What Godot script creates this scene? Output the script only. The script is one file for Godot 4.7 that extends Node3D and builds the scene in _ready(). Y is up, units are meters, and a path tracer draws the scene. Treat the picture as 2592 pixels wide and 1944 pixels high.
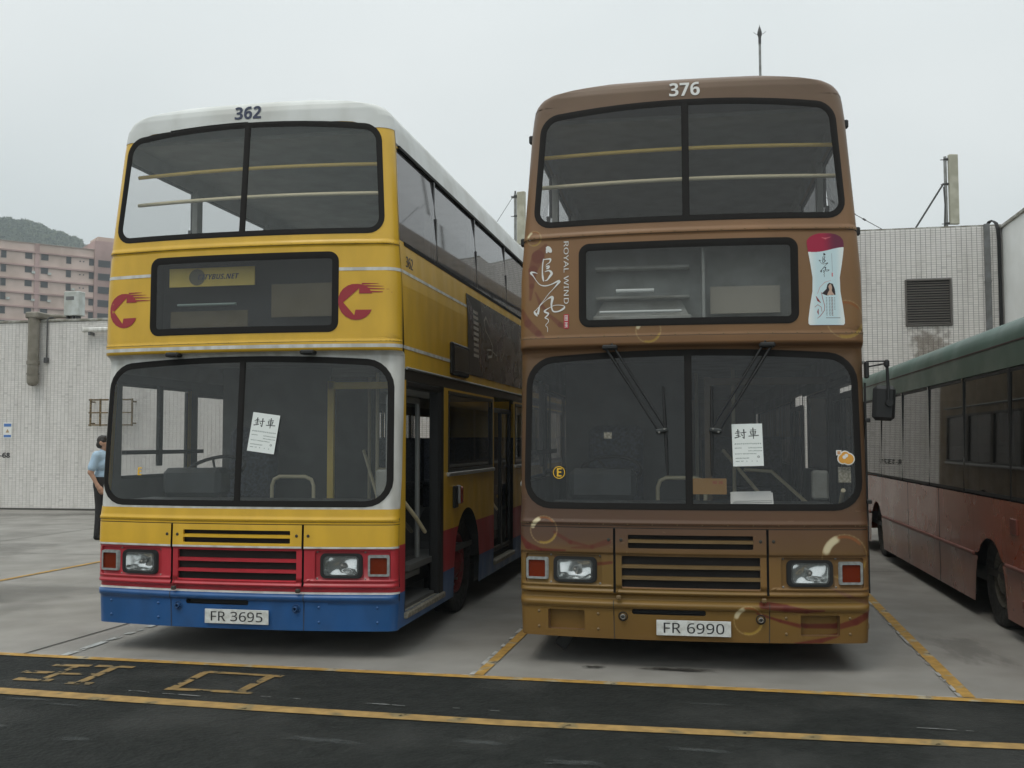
extends Node3D
# Two retired double-deck buses and a single-decker parked in a tiled yard. Units are metres, y is up, the front of the yellow bus stands at z = 0.

var names := {}
var rng := RandomNumberGenerator.new()
var M := {}

class MB:
	var v := PackedVector3Array()
	var n := PackedVector3Array()
	var u := PackedVector2Array()
	var ix := PackedInt32Array()
	func vert(p: Vector3, q: Vector3, t := Vector2.ZERO) -> int:
		v.append(p); n.append(q); u.append(t)
		return v.size() - 1
	func t3(a: int, b: int, c: int) -> void:      # counter-clockwise seen from the front, stored clockwise
		ix.append(a); ix.append(c); ix.append(b)
	func quad(a: Vector3, b: Vector3, c: Vector3, d: Vector3, uv := []) -> void:
		var q := (b - a).cross(c - a)
		if q.length_squared() < 1e-16: q = (c - a).cross(d - a)
		q = q.normalized()
		var w = uv if uv.size() == 4 else [Vector2(0, 1), Vector2(1, 1), Vector2(1, 0), Vector2(0, 0)]
		var i := vert(a, q, w[0]); vert(b, q, w[1]); vert(c, q, w[2]); vert(d, q, w[3])
		t3(i, i + 1, i + 2); t3(i, i + 2, i + 3)
	func quad_out(a: Vector3, b: Vector3, c: Vector3, d: Vector3, out: Vector3) -> void:
		if (b - a).cross(c - a).dot(out) < 0: quad(a, d, c, b)
		else: quad(a, b, c, d)
	func tri_out(a: Vector3, b: Vector3, c: Vector3, out: Vector3) -> void:
		var q := (b - a).cross(c - a).normalized()
		var i := v.size()
		if q.dot(out) < 0:
			vert(a, -q); vert(c, -q); vert(b, -q)
		else:
			vert(a, q); vert(b, q); vert(c, q)
		t3(i, i + 1, i + 2)
	func box(c: Vector3, s: Vector3, bs := Basis.IDENTITY) -> MB:
		for a in 3:
			for sg in [-1.0, 1.0]:
				var e := Vector3.ZERO; e[a] = sg * s[a] / 2
				var f := Vector3.ZERO; f[(a + 1) % 3] = s[(a + 1) % 3] / 2
				var g := Vector3.ZERO; g[(a + 2) % 3] = s[(a + 2) % 3] / 2
				quad_out(c + bs * (e - f - g), c + bs * (e + f - g), c + bs * (e + f + g), c + bs * (e - f + g), bs * e)
		return self
	func bbox(c: Vector3, s: Vector3, b: float, bs := Basis.IDENTITY) -> MB:   # box with chamfered edges
		var h := s / 2
		b = minf(b, minf(h.x, minf(h.y, h.z)) * 0.95)
		var p := func(ax: int, sg: Vector3) -> Vector3:
			var k := Vector3(sg.x * (h.x - b), sg.y * (h.y - b), sg.z * (h.z - b))
			k[ax] = sg[ax] * h[ax]
			return c + bs * k
		for a in 3:
			var a1 := (a + 1) % 3
			var a2 := (a + 2) % 3
			for s0 in [-1.0, 1.0]:
				var q := []
				for k in [[-1.0, -1.0], [1.0, -1.0], [1.0, 1.0], [-1.0, 1.0]]:
					var sg := Vector3.ZERO; sg[a] = s0; sg[a1] = k[0]; sg[a2] = k[1]
					q.append(p.call(a, sg))
				var o := Vector3.ZERO; o[a] = s0
				quad_out(q[0], q[1], q[2], q[3], bs * o)
				for s1 in [-1.0, 1.0]:     # edge between axes a and a1
					var e0 := Vector3.ZERO; e0[a] = s0; e0[a1] = s1; e0[a2] = -1.0
					var e1 := e0; e1[a2] = 1.0
					quad_out(p.call(a, e0), p.call(a, e1), p.call(a1, e1), p.call(a1, e0), bs * Vector3(e0.x + e1.x, e0.y + e1.y, e0.z + e1.z))
		for sx in [-1.0, 1.0]:
			for sy in [-1.0, 1.0]:
				for sz in [-1.0, 1.0]:
					var sg := Vector3(sx, sy, sz)
					tri_out(p.call(0, sg), p.call(1, sg), p.call(2, sg), bs * sg)
		return self
	func tube(pts: Array, r, sides := 8, caps := true) -> MB:   # r: a number, or one per point
		var up := Vector3.UP
		var d0: Vector3 = (pts[1] - pts[0]).normalized()
		if absf(d0.dot(up)) > 0.9: up = Vector3.RIGHT
		var e := d0.cross(up).normalized()
		var first := v.size()
		for i in pts.size():
			var d: Vector3
			if i == 0: d = pts[1] - pts[0]
			elif i == pts.size() - 1: d = pts[i] - pts[i - 1]
			else: d = (pts[i + 1] - pts[i]).normalized() + (pts[i] - pts[i - 1]).normalized()
			d = d.normalized()
			e = (e - d * e.dot(d)).normalized()
			var f := d.cross(e)
			var rad: float = r[i] if r is Array else r
			for k in sides:
				var a := TAU * k / sides
				var q := e * cos(a) + f * sin(a)
				vert(pts[i] + q * rad, q, Vector2(float(k) / sides, i))
		for i in pts.size() - 1:
			for k in sides:
				var k2 := (k + 1) % sides
				var a := first + i * sides
				t3(a + k, a + k2, a + sides + k2); t3(a + k, a + sides + k2, a + sides + k)
		if caps:
			for end in [0, pts.size() - 1]:
				var d: Vector3 = (pts[0] - pts[1]).normalized() if end == 0 else (pts[end] - pts[end - 1]).normalized()
				var c0 := vert(pts[end], d)
				var c1 := v.size()
				for k in sides: vert(v[first + end * sides + k], d)
				for k in sides:
					if end == 0: t3(c0, c1 + (k + 1) % sides, c1 + k)
					else: t3(c0, c1 + k, c1 + (k + 1) % sides)
		return self
	func cyl(a: Vector3, b: Vector3, r1: float, r2 := -1.0, sides := 16) -> MB:
		return tube([a, b], [r1, r1 if r2 < 0 else r2], sides)
	func lathe(prof: Array, x: Transform3D, sides := 32) -> MB:   # prof: [radius, height along y]
		var first := v.size()
		for i in prof.size():
			var a: Vector2 = prof[maxi(i - 1, 0)]
			var b: Vector2 = prof[mini(i + 1, prof.size() - 1)]
			var t := (b - a).normalized()
			for k in sides:
				var g := TAU * k / sides
				var rd := Vector3(cos(g), 0, sin(g))
				vert(x * (rd * prof[i].x + Vector3.UP * prof[i].y), (x.basis * (rd * t.y - Vector3.UP * t.x)).normalized(), Vector2(float(k) / sides, i))
		for i in prof.size() - 1:
			for k in sides:
				var k2 := (k + 1) % sides
				var a := first + i * sides
				t3(a + k, a + sides + k, a + sides + k2); t3(a + k, a + sides + k2, a + k2)
		return self
	func poly(pts: PackedVector2Array, at: Callable) -> MB:        # a flat outline, laid on a surface by at(point) -> [position, normal]
		var tr := Geometry2D.triangulate_polygon(pts)
		var i0 := v.size()
		for p in pts:
			var r: Array = at.call(p)
			vert(r[0], r[1], p)
		for k in range(0, tr.size(), 3):
			var a := pts[tr[k]]
			var b := pts[tr[k + 1]]
			var c := pts[tr[k + 2]]
			if (b - a).cross(c - a) > 0: t3(i0 + tr[k], i0 + tr[k + 1], i0 + tr[k + 2])
			else: t3(i0 + tr[k], i0 + tr[k + 2], i0 + tr[k + 1])
		return self
	func ribbon(pts: Array, at: Callable) -> MB:                   # pts: Vector3(x, y, width)
		var i0 := v.size()
		for i in pts.size():
			var a: Vector3 = pts[maxi(i - 1, 0)]
			var b: Vector3 = pts[mini(i + 1, pts.size() - 1)]
			var d := Vector2(b.x - a.x, b.y - a.y).normalized()
			var s: Vector2 = Vector2(-d.y, d.x) * pts[i].z * 0.5
			for k in [1.0, -1.0]:
				var p: Vector2 = Vector2(pts[i].x, pts[i].y) + s * k
				var r: Array = at.call(p)
				vert(r[0], r[1], p)
		for i in pts.size() - 1:
			var a := i0 + i * 2
			t3(a, a + 1, a + 3); t3(a, a + 3, a + 2)
		return self
	func mesh() -> ArrayMesh:
		var arr := []
		arr.resize(Mesh.ARRAY_MAX)
		arr[Mesh.ARRAY_VERTEX] = v; arr[Mesh.ARRAY_NORMAL] = n; arr[Mesh.ARRAY_TEX_UV] = u; arr[Mesh.ARRAY_INDEX] = ix
		var m := ArrayMesh.new()
		m.add_surface_from_arrays(Mesh.PRIMITIVE_TRIANGLES, arr)
		return m

class Ras:                                        # a small picture that print is drawn into
	var w: int
	var h: int
	var d := PackedByteArray()
	func _init(ww: int, hh: int, c: Color) -> void:
		w = ww; h = hh
		var im := Image.create(w, h, false, Image.FORMAT_RGBA8)
		im.fill(c)
		d = im.get_data()
	func dot(x: int, y: int, c: Color, a: float) -> void:
		if x < 0 or y < 0 or x >= w or y >= h or a <= 0: return
		var i := (y * w + x) * 4
		d[i] = int(lerpf(d[i], c.r * 255, a)); d[i + 1] = int(lerpf(d[i + 1], c.g * 255, a)); d[i + 2] = int(lerpf(d[i + 2], c.b * 255, a))
		d[i + 3] = int(maxf(d[i + 3], a * c.a * 255))
	func seg(p: Vector2, q: Vector2, r1: float, r2: float, c: Color, soft := 1.0) -> void:
		var rm := maxf(r1, r2) + soft
		var l := (q - p).length_squared()
		for y in range(int(minf(p.y, q.y) - rm), int(maxf(p.y, q.y) + rm) + 2):
			for x in range(int(minf(p.x, q.x) - rm), int(maxf(p.x, q.x) + rm) + 2):
				var z := Vector2(x + 0.5, y + 0.5)
				var t := clampf((z - p).dot(q - p) / l, 0, 1) if l > 0 else 0.0
				dot(x, y, c, clampf((lerpf(r1, r2, t) - z.distance_to(p.lerp(q, t))) / soft + 0.5, 0, 1) * c.a)
	func line(pts: Array, c: Color, soft := 1.0) -> void:             # pts: Vector3(x, y, width)
		for i in pts.size() - 1:
			seg(Vector2(pts[i].x, pts[i].y), Vector2(pts[i + 1].x, pts[i + 1].y), pts[i].z / 2, pts[i + 1].z / 2, c, soft)
	func fill(pts: PackedVector2Array, c: Color) -> void:
		var b := Rect2(pts[0], Vector2.ZERO)
		for p in pts: b = b.expand(p)
		for y in range(maxi(0, int(b.position.y)), mini(h, int(b.end.y) + 1)):
			for x in range(maxi(0, int(b.position.x)), mini(w, int(b.end.x) + 1)):
				if Geometry2D.is_point_in_polygon(Vector2(x + 0.5, y + 0.5), pts): dot(x, y, c, c.a)
	func ring(p: Vector2, r: float, wd: float, c: Color, a0 := 0.0, a1 := TAU) -> void:
		var last := p + Vector2(cos(a0), sin(a0)) * r
		for k in 28:
			var a := lerpf(a0, a1, (k + 1) / 28.0)
			var q := p + Vector2(cos(a), sin(a)) * r
			seg(last, q, wd / 2, wd / 2, c, maxf(1.0, wd * 0.5))
			last = q
	func image() -> Image:
		return Image.create_from_data(w, h, false, Image.FORMAT_RGBA8, d)
	func tex() -> ImageTexture:
		var im := image()
		im.generate_mipmaps()
		return ImageTexture.create_from_image(im)

func lin(r: float, g: float, b: float) -> Color:
	return Color(r, g, b).linear_to_srgb()

func numbered(s: String) -> String:
	names[s] = names.get(s, -1) + 1
	return s if names[s] == 0 else "%s_%03d" % [s, names[s]]

func thing(called: String, label: String, category: String, at := Vector3.ZERO, turn := 0.0, group := "") -> Node3D:
	var o := Node3D.new()
	o.name = numbered(called)
	add_child(o, true)
	o.position = at; o.rotation.y = turn
	tag(o, label, category, group)
	return o

func tag(o: Node, label: String, category: String, group := "") -> void:
	o.set_meta("label", label); o.set_meta("category", category)
	if group: o.set_meta("group", group)

func part(parent: Node, called: String, shape, m: Material, at := Transform3D.IDENTITY, label := "") -> MeshInstance3D:
	var o := MeshInstance3D.new()
	o.mesh = shape.mesh() if shape is MB else shape
	o.material_override = m
	o.transform = at
	o.cast_shadow = GeometryInstance3D.SHADOW_CASTING_SETTING_ON
	o.name = called
	if parent == self: o.name = numbered(called)
	parent.add_child(o, true)
	var k := 1
	if label: o.set_meta("label", label)
	return o

func struct(called: String, shape, m: Material) -> MeshInstance3D:
	var o := part(self, called, shape, m)
	o.set_meta("kind", "structure")
	return o

func mat(c: Color, rough := 0.6, metal := 0.0, spec := 0.5) -> StandardMaterial3D:
	var m := StandardMaterial3D.new()
	m.albedo_color = c; m.roughness = rough; m.metallic = metal; m.metallic_specular = spec
	return m

func noise_tex(freq: float, c0: Color, c1: Color, octaves := 4, size := 256, sd := 1, lo := 0.25, hi := 0.75) -> NoiseTexture2D:
	var f := FastNoiseLite.new()
	f.seed = sd; f.frequency = freq; f.fractal_octaves = octaves; f.noise_type = FastNoiseLite.TYPE_SIMPLEX_SMOOTH
	var t := NoiseTexture2D.new()
	t.width = size; t.height = size; t.seamless = true; t.noise = f
	var g := Gradient.new()
	g.set_color(0, c0); g.set_color(1, c1); g.set_offset(0, lo); g.set_offset(1, hi)
	t.color_ramp = g
	return t

func worn(c: Color, rough: float, amount := 0.12, freq := 0.02, scale := 0.6, coat := 0.0, streak := 1.0) -> StandardMaterial3D:   # paint or plastic with faint uneven dirt
	var m := mat(c, rough)
	m.albedo_texture = noise_tex(freq, Color(1 - amount, 1 - amount * 1.05, 1 - amount * 1.2), Color(1, 1, 1), 5, 256, int(c.r * 99 + c.b * 31 + c.g * 7))
	if not M.has("rough_noise"): M.rough_noise = noise_tex(0.015, Color(0.75, 0.75, 0.75), Color(1, 1, 1), 4, 256, 5)
	m.roughness_texture = M.rough_noise
	m.uv1_triplanar = true
	m.uv1_scale = Vector3(scale, scale * streak, scale)
	if coat > 0: m.clearcoat_enabled = true; m.clearcoat = coat; m.clearcoat_roughness = 0.12
	return m

func glass(c: Color, alpha: float, rough := 0.03) -> StandardMaterial3D:
	var m := mat(Color(c, alpha), rough, 0.0, 0.5)
	m.transparency = BaseMaterial3D.TRANSPARENCY_ALPHA
	return m

func font(face := "Droid Sans", weight := 400) -> SystemFont:
	var f := SystemFont.new()
	f.font_names = PackedStringArray([face]); f.font_weight = weight
	return f

func text(s: String, height: float, face := "Droid Sans", weight := 700, depth := 0.002) -> TextMesh:   # height of a capital letter
	var t := TextMesh.new()
	t.text = s; t.font = font(face, weight); t.font_size = 64
	t.pixel_size = height / (64 * 0.714)
	t.depth = depth; t.curve_step = 2.0
	return t

# ---------------------------------------------------------------- the shape of the double-decker, shared by both

const WIDTH := [[0.2, 1.235], [0.5, 1.245], [2.4, 1.25], [2.85, 1.245], [3.25, 1.215], [4.0, 1.165], [4.12, 1.15], [4.5, 1.13]]
const INSET := [[4.12, 0.0], [4.19, 0.01], [4.23, 0.03], [4.26, 0.06], [4.285, 0.105], [4.31, 0.22], [4.342, 0.48], [4.37, 0.75], [4.392, 0.98]]
const FRONT_INSET := [[4.25, 0.0], [4.29, 0.007], [4.32, 0.025], [4.343, 0.055], [4.362, 0.12], [4.378, 0.3], [4.392, 0.9]]
const FACE := [[0.2, -0.02], [0.43, -0.012], [0.44, 0.006], [0.48, 0.008], [0.492, -0.024], [0.533, -0.024], [0.54, 0.004], [0.556, 0.006], [0.566, -0.006], [0.575, -0.006], [0.59, 0.006], [0.6, -0.004], [0.82, -0.004], [0.828, 0.008], [0.85, 0.008], [1.0, 0.002], [1.03, 0.0], [1.04, 0.008], [1.05, 0.008], [1.06, 0.0], [1.125, -0.004], [2.26, -0.085], [2.3, -0.08], [2.318, -0.062], [2.33, -0.03], [2.34, -0.018], [2.40, -0.016], [2.42, -0.022], [3.14, -0.03], [3.155, -0.02], [3.17, -0.022], [3.19, -0.03], [3.24, -0.035], [4.12, -0.12], [4.5, -0.155]]
const LONG := 10.7

func tab(t: Array, y: float) -> float:
	if y <= t[0][0]: return t[0][1]
	for i in range(1, t.size()):
		if y <= t[i][0]:
			return lerpf(t[i - 1][1], t[i][1], (y - t[i - 1][0]) / (t[i][0] - t[i - 1][0]))
	return t[-1][1]

func half(y: float) -> float:
	return tab(WIDTH, y) - tab(INSET, y)

func corner(y: float) -> float:
	return lerpf(0.085, 0.12, clampf((y - 1.05) / 0.1, 0, 1))

func bow(x: float) -> float:
	return 0.072 * pow(absf(x), 2.2)

func surf(s: float, y: float) -> Vector3:
	var w := half(y)
	var r := minf(corner(y), w * 0.9)
	var f := w - r
	var a := absf(s)
	var x := a * f
	var z := -bow(x)
	if a > 1:
		var g := (a - 1) * PI / 2
		x = f + r * sin(g)
		z = -bow(f) - r * (1 - cos(g))
	return Vector3(x * signf(s), y, z + tab(FACE, y) - tab(FRONT_INSET, y))

func s_of(x: float, y: float) -> float:
	var w := half(y)
	var r := corner(y)
	var f := w - r
	var a := absf(x)
	if a <= f: return x / f
	return signf(x) * (1 + asin(clampf((a - f) / r, 0, 1)) / (PI / 2))

func on(s: float, y: float, off := 0.0) -> Array:
	var a := surf(s + 0.01, y) - surf(s - 0.01, y)
	var b := surf(s, y + 0.004) - surf(s, y - 0.004)
	var q := a.cross(b).normalized()
	return [surf(s, y) + q * off, q]

func at_front(off: float) -> Callable:            # lays print on the face of a bus
	return func(p: Vector2) -> Array: return on(s_of(p.x, p.y), p.y, off)

func put(mb: MB, s: float, y: float, off: float) -> int:
	var r := on(s, y, off)
	return mb.vert(r[0], r[1], Vector2((r[0].x + 1.26) / 2.52, (4.42 - y) / 4.22))

func s_list(s0: float, s1: float) -> Array:
	var o := [s0]
	for k in range(-12, 13):
		var s := k / 6.0 if absi(k) > 6 else k / 6.0
		if s > s0 + 0.02 and s < s1 - 0.02: o.append(s)
	o.append(s1)
	return o

func band(mb: MB, s0: float, s1: float, ys: Array, off := 0.0) -> MB:
	var ss := s_list(s0, s1)
	var i0 := mb.v.size()
	for y in ys:
		for s in ss: put(mb, s, y, off)
	var w := ss.size()
	for j in ys.size() - 1:
		for i in w - 1:
			var a := i0 + j * w + i
			mb.t3(a, a + 1, a + w + 1); mb.t3(a, a + w + 1, a + w)
	return mb

func face_ys(y0: float, y1: float, step := 0.12) -> Array:
	var o := [y0]
	for e in FACE:
		if e[0] > y0 + 0.003 and e[0] < y1 - 0.003: o.append(e[0])
	o.append(y1)
	var q := [y0]
	for i in range(1, o.size()):
		var n: int = maxi(1, int(ceil((o[i] - o[i - 1]) / step)))
		for k in n: q.append(lerpf(o[i - 1], o[i], (k + 1.0) / n))
	return q

# a rounded rectangle as a ring: [point, side 0-3 or corner 4-7, share along it]
func rr(x0: float, x1: float, y0: float, y1: float, r: float, crown := 0.0, taper := 0.0) -> Array:
	var o := []
	var m := 6
	var kx := 12
	var ky := 8
	var c := [Vector2(x1 - r, y0 + r), Vector2(x1 - r, y1 - r), Vector2(x0 + r, y1 - r), Vector2(x0 + r, y0 + r)]
	for side in 4:
		var a: Vector2 = c[(side + 3) % 4] + [Vector2(0, -r), Vector2(r, 0), Vector2(0, r), Vector2(-r, 0)][side]
		var b: Vector2 = c[side] + [Vector2(0, -r), Vector2(r, 0), Vector2(0, r), Vector2(-r, 0)][side]
		var k := kx if side % 2 == 0 else ky
		for i in k: o.append([a.lerp(b, float(i) / k), side, float(i) / k])
		for i in m:
			var g := -PI / 2 + side * PI / 2 + PI / 2 * i / m
			o.append([c[side] + Vector2(cos(g), sin(g)) * r, 4 + side, float(i) / m])
	var mx := (x0 + x1) / 2
	for e in o:
		var p: Vector2 = e[0]
		var t := (p.y - y0) / (y1 - y0)
		e[0] = Vector2(mx + (p.x - mx) * (1 - taper * t), p.y + crown * (1 - pow((p.x - mx) / (x1 - mx), 2.0)) * smoothstep(0.5, 1.0, t))
	return o

func in_s(ring: Array) -> Array:
	var o := []
	for e in ring: o.append(Vector2(s_of(e[0].x, e[0].y), e[0].y))
	return o

func around_hole(ring: Array, s0: float, s1: float, y0: float, y1: float) -> Array:    # the matching points on the rectangle round it
	var q := in_s(ring)
	var o := []
	var first := {}
	for i in ring.size():
		if not first.has(ring[i][1]): first[ring[i][1]] = i
	for i in ring.size():
		var sd: int = ring[i][1]
		var p: Vector2 = q[i]
		if sd == 0: o.append(Vector2(p.x, y0))
		elif sd == 1: o.append(Vector2(s1, p.y))
		elif sd == 2: o.append(Vector2(p.x, y1))
		elif sd == 3: o.append(Vector2(s0, p.y))
		else:
			var a: Vector2 = q[first[sd]]
			var b: Vector2 = q[first[(sd - 4 + 1) % 4]]
			var c := Vector2(s1 if sd < 6 else s0, y0 if sd in [4, 7] else y1)
			var e := Vector2(a.x, c.y) if sd in [4, 6] else Vector2(c.x, a.y)
			var f := Vector2(c.x, b.y) if sd in [4, 6] else Vector2(b.x, c.y)
			var t: float = ring[i][2]
			o.append(e.lerp(c, t * 2) if t < 0.5 else c.lerp(f, t * 2 - 1))
	return o

func between(mb: MB, a: Array, b: Array, n: int, off_a := 0.0, off_b := 0.0) -> MB:      # a is the inner ring
	var i0 := mb.v.size()
	var w := a.size()
	for k in n + 1:
		for j in w:
			var p: Vector2 = a[j].lerp(b[j], float(k) / n)
			put(mb, p.x, p.y, lerpf(off_a, off_b, float(k) / n))
	for k in n:
		for j in w:
			var j2 := (j + 1) % w
			var c := i0 + k * w
			mb.t3(c + j, c + w + j, c + w + j2); mb.t3(c + j, c + w + j2, c + j2)
	return mb

func fill_ring(mb: MB, a: Array, off: float, steps := 5, dome := 0.0) -> MB:
	var c := Vector2.ZERO
	for p in a: c += p
	c /= a.size()
	var last := a
	for k in steps:
		var t := 1 - (k + 1.0) / steps
		var nx := []
		for p in a: nx.append(c.lerp(p, maxf(t, 0.001)))
		var d0 := 1 - pow(1 - k / float(steps), 2.0)
		var d1 := 1 - pow(1 - (k + 1.0) / steps, 2.0)
		between(mb, nx, last, 1, off + dome * d1, off + dome * d0)
		last = nx
	return mb

func wall_ring(mb: MB, a: Array, off0: float, off1: float) -> MB:    # the cut edge of an opening
	for j in a.size():
		var p: Vector2 = a[j]
		var q: Vector2 = a[(j + 1) % a.size()]
		mb.quad(on(p.x, p.y, off0)[0], on(q.x, q.y, off0)[0], on(q.x, q.y, off1)[0], on(p.x, p.y, off1)[0])
	return mb

func holed(mb: MB, s0: float, s1: float, y0: float, y1: float, ring: Array, n := 6) -> MB:
	return between(mb, in_s(ring), around_hole(ring, s0, s1, y0, y1), n)

func flat_text(parent: Node, called: String, t: Mesh, m: Material, x: float, y: float, off: float, spin := 0.0) -> MeshInstance3D:
	var r := on(s_of(x, y), y, off)
	var ez: Vector3 = r[1]
	var ex := Vector3.UP.cross(ez).normalized()
	var b := Basis(ex, ez.cross(ex), ez)
	return part(parent, called, t, m, Transform3D(b * Basis(Vector3(0, 0, 1), spin), r[0]))

# rubber gasket and pane in an opening of the front
func glazed(bus: Node, called: String, dims: Array, wide: float, pane: Material, split: bool) -> MeshInstance3D:
	var x0: float = dims[0]; var x1: float = dims[1]; var y0: float = dims[2]; var y1: float = dims[3]; var r: float = dims[4]
	var cr: float = dims[5]; var tp: float = dims[6]
	var ring := func(d: float) -> Array: return in_s(rr(x0 + d, x1 - d, y0 + d, y1 - d, maxf(r - d, 0.02), cr, tp))
	var g := MB.new()
	var outer: Array = ring.call(-0.004)
	var r1: Array = ring.call(0.006)
	var r2: Array = ring.call(wide * 0.55)
	var r3: Array = ring.call(wide)
	between(g, r1, outer, 1, 0.010, 0.001)
	between(g, r2, r1, 1, 0.013, 0.010)
	between(g, r3, r2, 1, -0.006, 0.013)
	var w := part(bus, called, fill_ring(MB.new(), r3, -0.005, 8), pane)
	part(w, "gasket", g, M.rubber)
	if split:
		var c := MB.new()
		var ys := face_ys(y0 + 0.02, y1 + cr - 0.02, 0.1)
		for k in [[-0.026, -0.018, -0.004, 0.012], [-0.018, 0.018, 0.012, 0.012], [0.018, 0.026, 0.012, -0.004]]:
			var i0 := c.v.size()
			for y in ys:
				put(c, s_of(k[0], y), y, k[2]); put(c, s_of(k[1], y), y, k[3])
			for j in ys.size() - 1:
				var a := i0 + j * 2
				c.t3(a, a + 1, a + 3); c.t3(a, a + 3, a + 2)
		part(w, "centre_bar", c, M.rubber)
	return w

func row_of_rivets(bus: Node, y: float, m: Material, s1 := 1.9) -> void:
	var mb := MB.new()
	var n := 26
	for i in n:
		var r := on(lerpf(-s1, s1, i / (n - 1.0)), y, 0.0)
		var e: Vector3 = Vector3.UP.cross(r[1]).normalized()
		var f: Vector3 = r[1].cross(e)
		for k in 6:
			var a := TAU * k / 6
			var b := TAU * (k + 1) / 6
			mb.tri_out(r[0] + r[1] * 0.004, r[0] + (e * cos(a) + f * sin(a)) * 0.006, r[0] + (e * cos(b) + f * sin(b)) * 0.006, r[1])
	part(bus, "rivet_row", mb, m).set_meta("kind", "stuff")

# the flank on one side: bands = [top of band, material key], holes = [z0, z1, y0, y1] with z0 > z1
func flank(bus: Node, sg: float, bands: Array, holes: Array, arches: Array, lining: Material) -> void:
	var ys := [0.22]
	for b in bands: ys.append(b[0])
	for y in [2.85, 3.25, 4.0, 4.12, 4.17, 4.181]: ys.append(y)
	var zs := [-0.3, -LONG]
	for h in holes + arches:
		zs.append(h[0]); zs.append(h[1]); ys.append(h[2]); ys.append(h[3])
	ys = uniq(ys); zs = uniq(zs); zs.reverse()
	var mbs := {}
	var inner := MB.new()
	var inner_low := MB.new()
	var well := MB.new()
	var seg_of := func(key: String, col: int) -> int:       # which unbroken stretch of this colour a column lies in
		var n := 0
		var was := true
		for i in col + 1:
			var zm: float = (zs[i] + zs[i + 1]) / 2
			var solid := false
			for j in ys.size() - 1:
				var ym: float = (ys[j] + ys[j + 1]) / 2
				var k := ""
				for bb in bands:
					if ym < bb[0]: k = bb[1]; break
				if k != key: continue
				var open := false
				for h in holes + arches:
					if zm < h[0] and zm > h[1] and ym > h[2] and ym < h[3]: open = true
				if not open: solid = true
			if solid and not was: n += 1
			was = solid
		return n
	for j in ys.size() - 1:
		var y0: float = ys[j]; var y1: float = ys[j + 1]
		var ym := (y0 + y1) / 2
		if y1 > 4.183: continue
		var key := ""
		for b in bands:
			if ym < b[0]: key = b[1]; break
		var w0 := half(y0); var w1 := half(y1)
		var f0 := surf(2, y0).z; var f1 := surf(2, y1).z
		for i in zs.size() - 1:
			var z0: float = zs[i]; var z1: float = zs[i + 1]
			var zm := (z0 + z1) / 2
			var open := false
			for h in holes + arches:
				if zm < h[0] and zm > h[1] and ym > h[2] and ym < h[3]: open = true
			if open: continue
			var rk := key + ":%d" % seg_of.call(key, i)
			if not mbs.has(rk): mbs[rk] = MB.new()
			var a0 := f0 if i == 0 else z0
			var a1 := f1 if i == 0 else z0
			mbs[rk].quad_out(Vector3(sg * w0, y0, a0), Vector3(sg * w0, y0, z1), Vector3(sg * w1, y1, z1), Vector3(sg * w1, y1, a1), Vector3(sg, 0, 0))
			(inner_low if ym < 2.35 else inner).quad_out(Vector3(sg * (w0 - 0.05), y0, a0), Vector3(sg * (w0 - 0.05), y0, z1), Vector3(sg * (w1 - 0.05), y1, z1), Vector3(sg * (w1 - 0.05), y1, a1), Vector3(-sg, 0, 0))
	for a in arches:                             # panel above the round wheel opening
		for k in mbs.keys():
			if k.ends_with(":arch"):
				part(bus, "wheel_arch_panel", mbs[k], M[k.get_slice(":", 0)]); mbs.erase(k)
		var zc: float = (a[0] + a[1]) / 2
		var rad: float = (a[0] - a[1]) / 2
		for k in 20:
			var z0: float = lerpf(a[0], a[1], k / 20.0); var z1: float = lerpf(a[0], a[1], (k + 1) / 20.0)
			var b0: float = a[3] - 0.02 - rad + sqrt(maxf(0, rad * rad - (z0 - zc) * (z0 - zc)))
			var b1: float = a[3] - 0.02 - rad + sqrt(maxf(0, rad * rad - (z1 - zc) * (z1 - zc)))
			var lo := 0.0
			for b in bands:
				var q0: float = clampf(b0, lo, b[0]); var q1: float = clampf(b1, lo, b[0])
				var t: float = minf(b[0], a[3])
				if t > minf(q0, q1) and lo < a[3]:
					var ak: String = b[1] + ":arch"
					if not mbs.has(ak): mbs[ak] = MB.new()
					mbs[ak].quad_out(Vector3(sg * half(q0), minf(q0, t), z0), Vector3(sg * half(q1), minf(q1, t), z1), Vector3(sg * half(t), t, z1), Vector3(sg * half(t), t, z0), Vector3(sg, 0, 0))
				lo = b[0]
			well.quad_out(Vector3(sg * (half(b0) - 0.002), b0, z0), Vector3(sg * (half(b1) - 0.002), b1, z1), Vector3(sg * 0.85, b1, z1), Vector3(sg * 0.85, b0, z0), Vector3(0, -1, 0))
	for k in mbs:
		if mbs[k].v.size(): part(bus, "wheel_arch_panel" if k.ends_with("arch") else "side_panel", mbs[k], M[k.get_slice(":", 0)])
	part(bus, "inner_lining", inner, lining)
	part(bus, "inner_lining", inner_low, M.lining_shaded)
	part(bus, "wheel_well", well, M.black).set_meta("kind", "stuff")

func uniq(a: Array) -> Array:
	a.sort()
	var o := []
	for x in a:
		if o.is_empty() or absf(x - o[-1]) > 0.0015: o.append(x)
	return o

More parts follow.
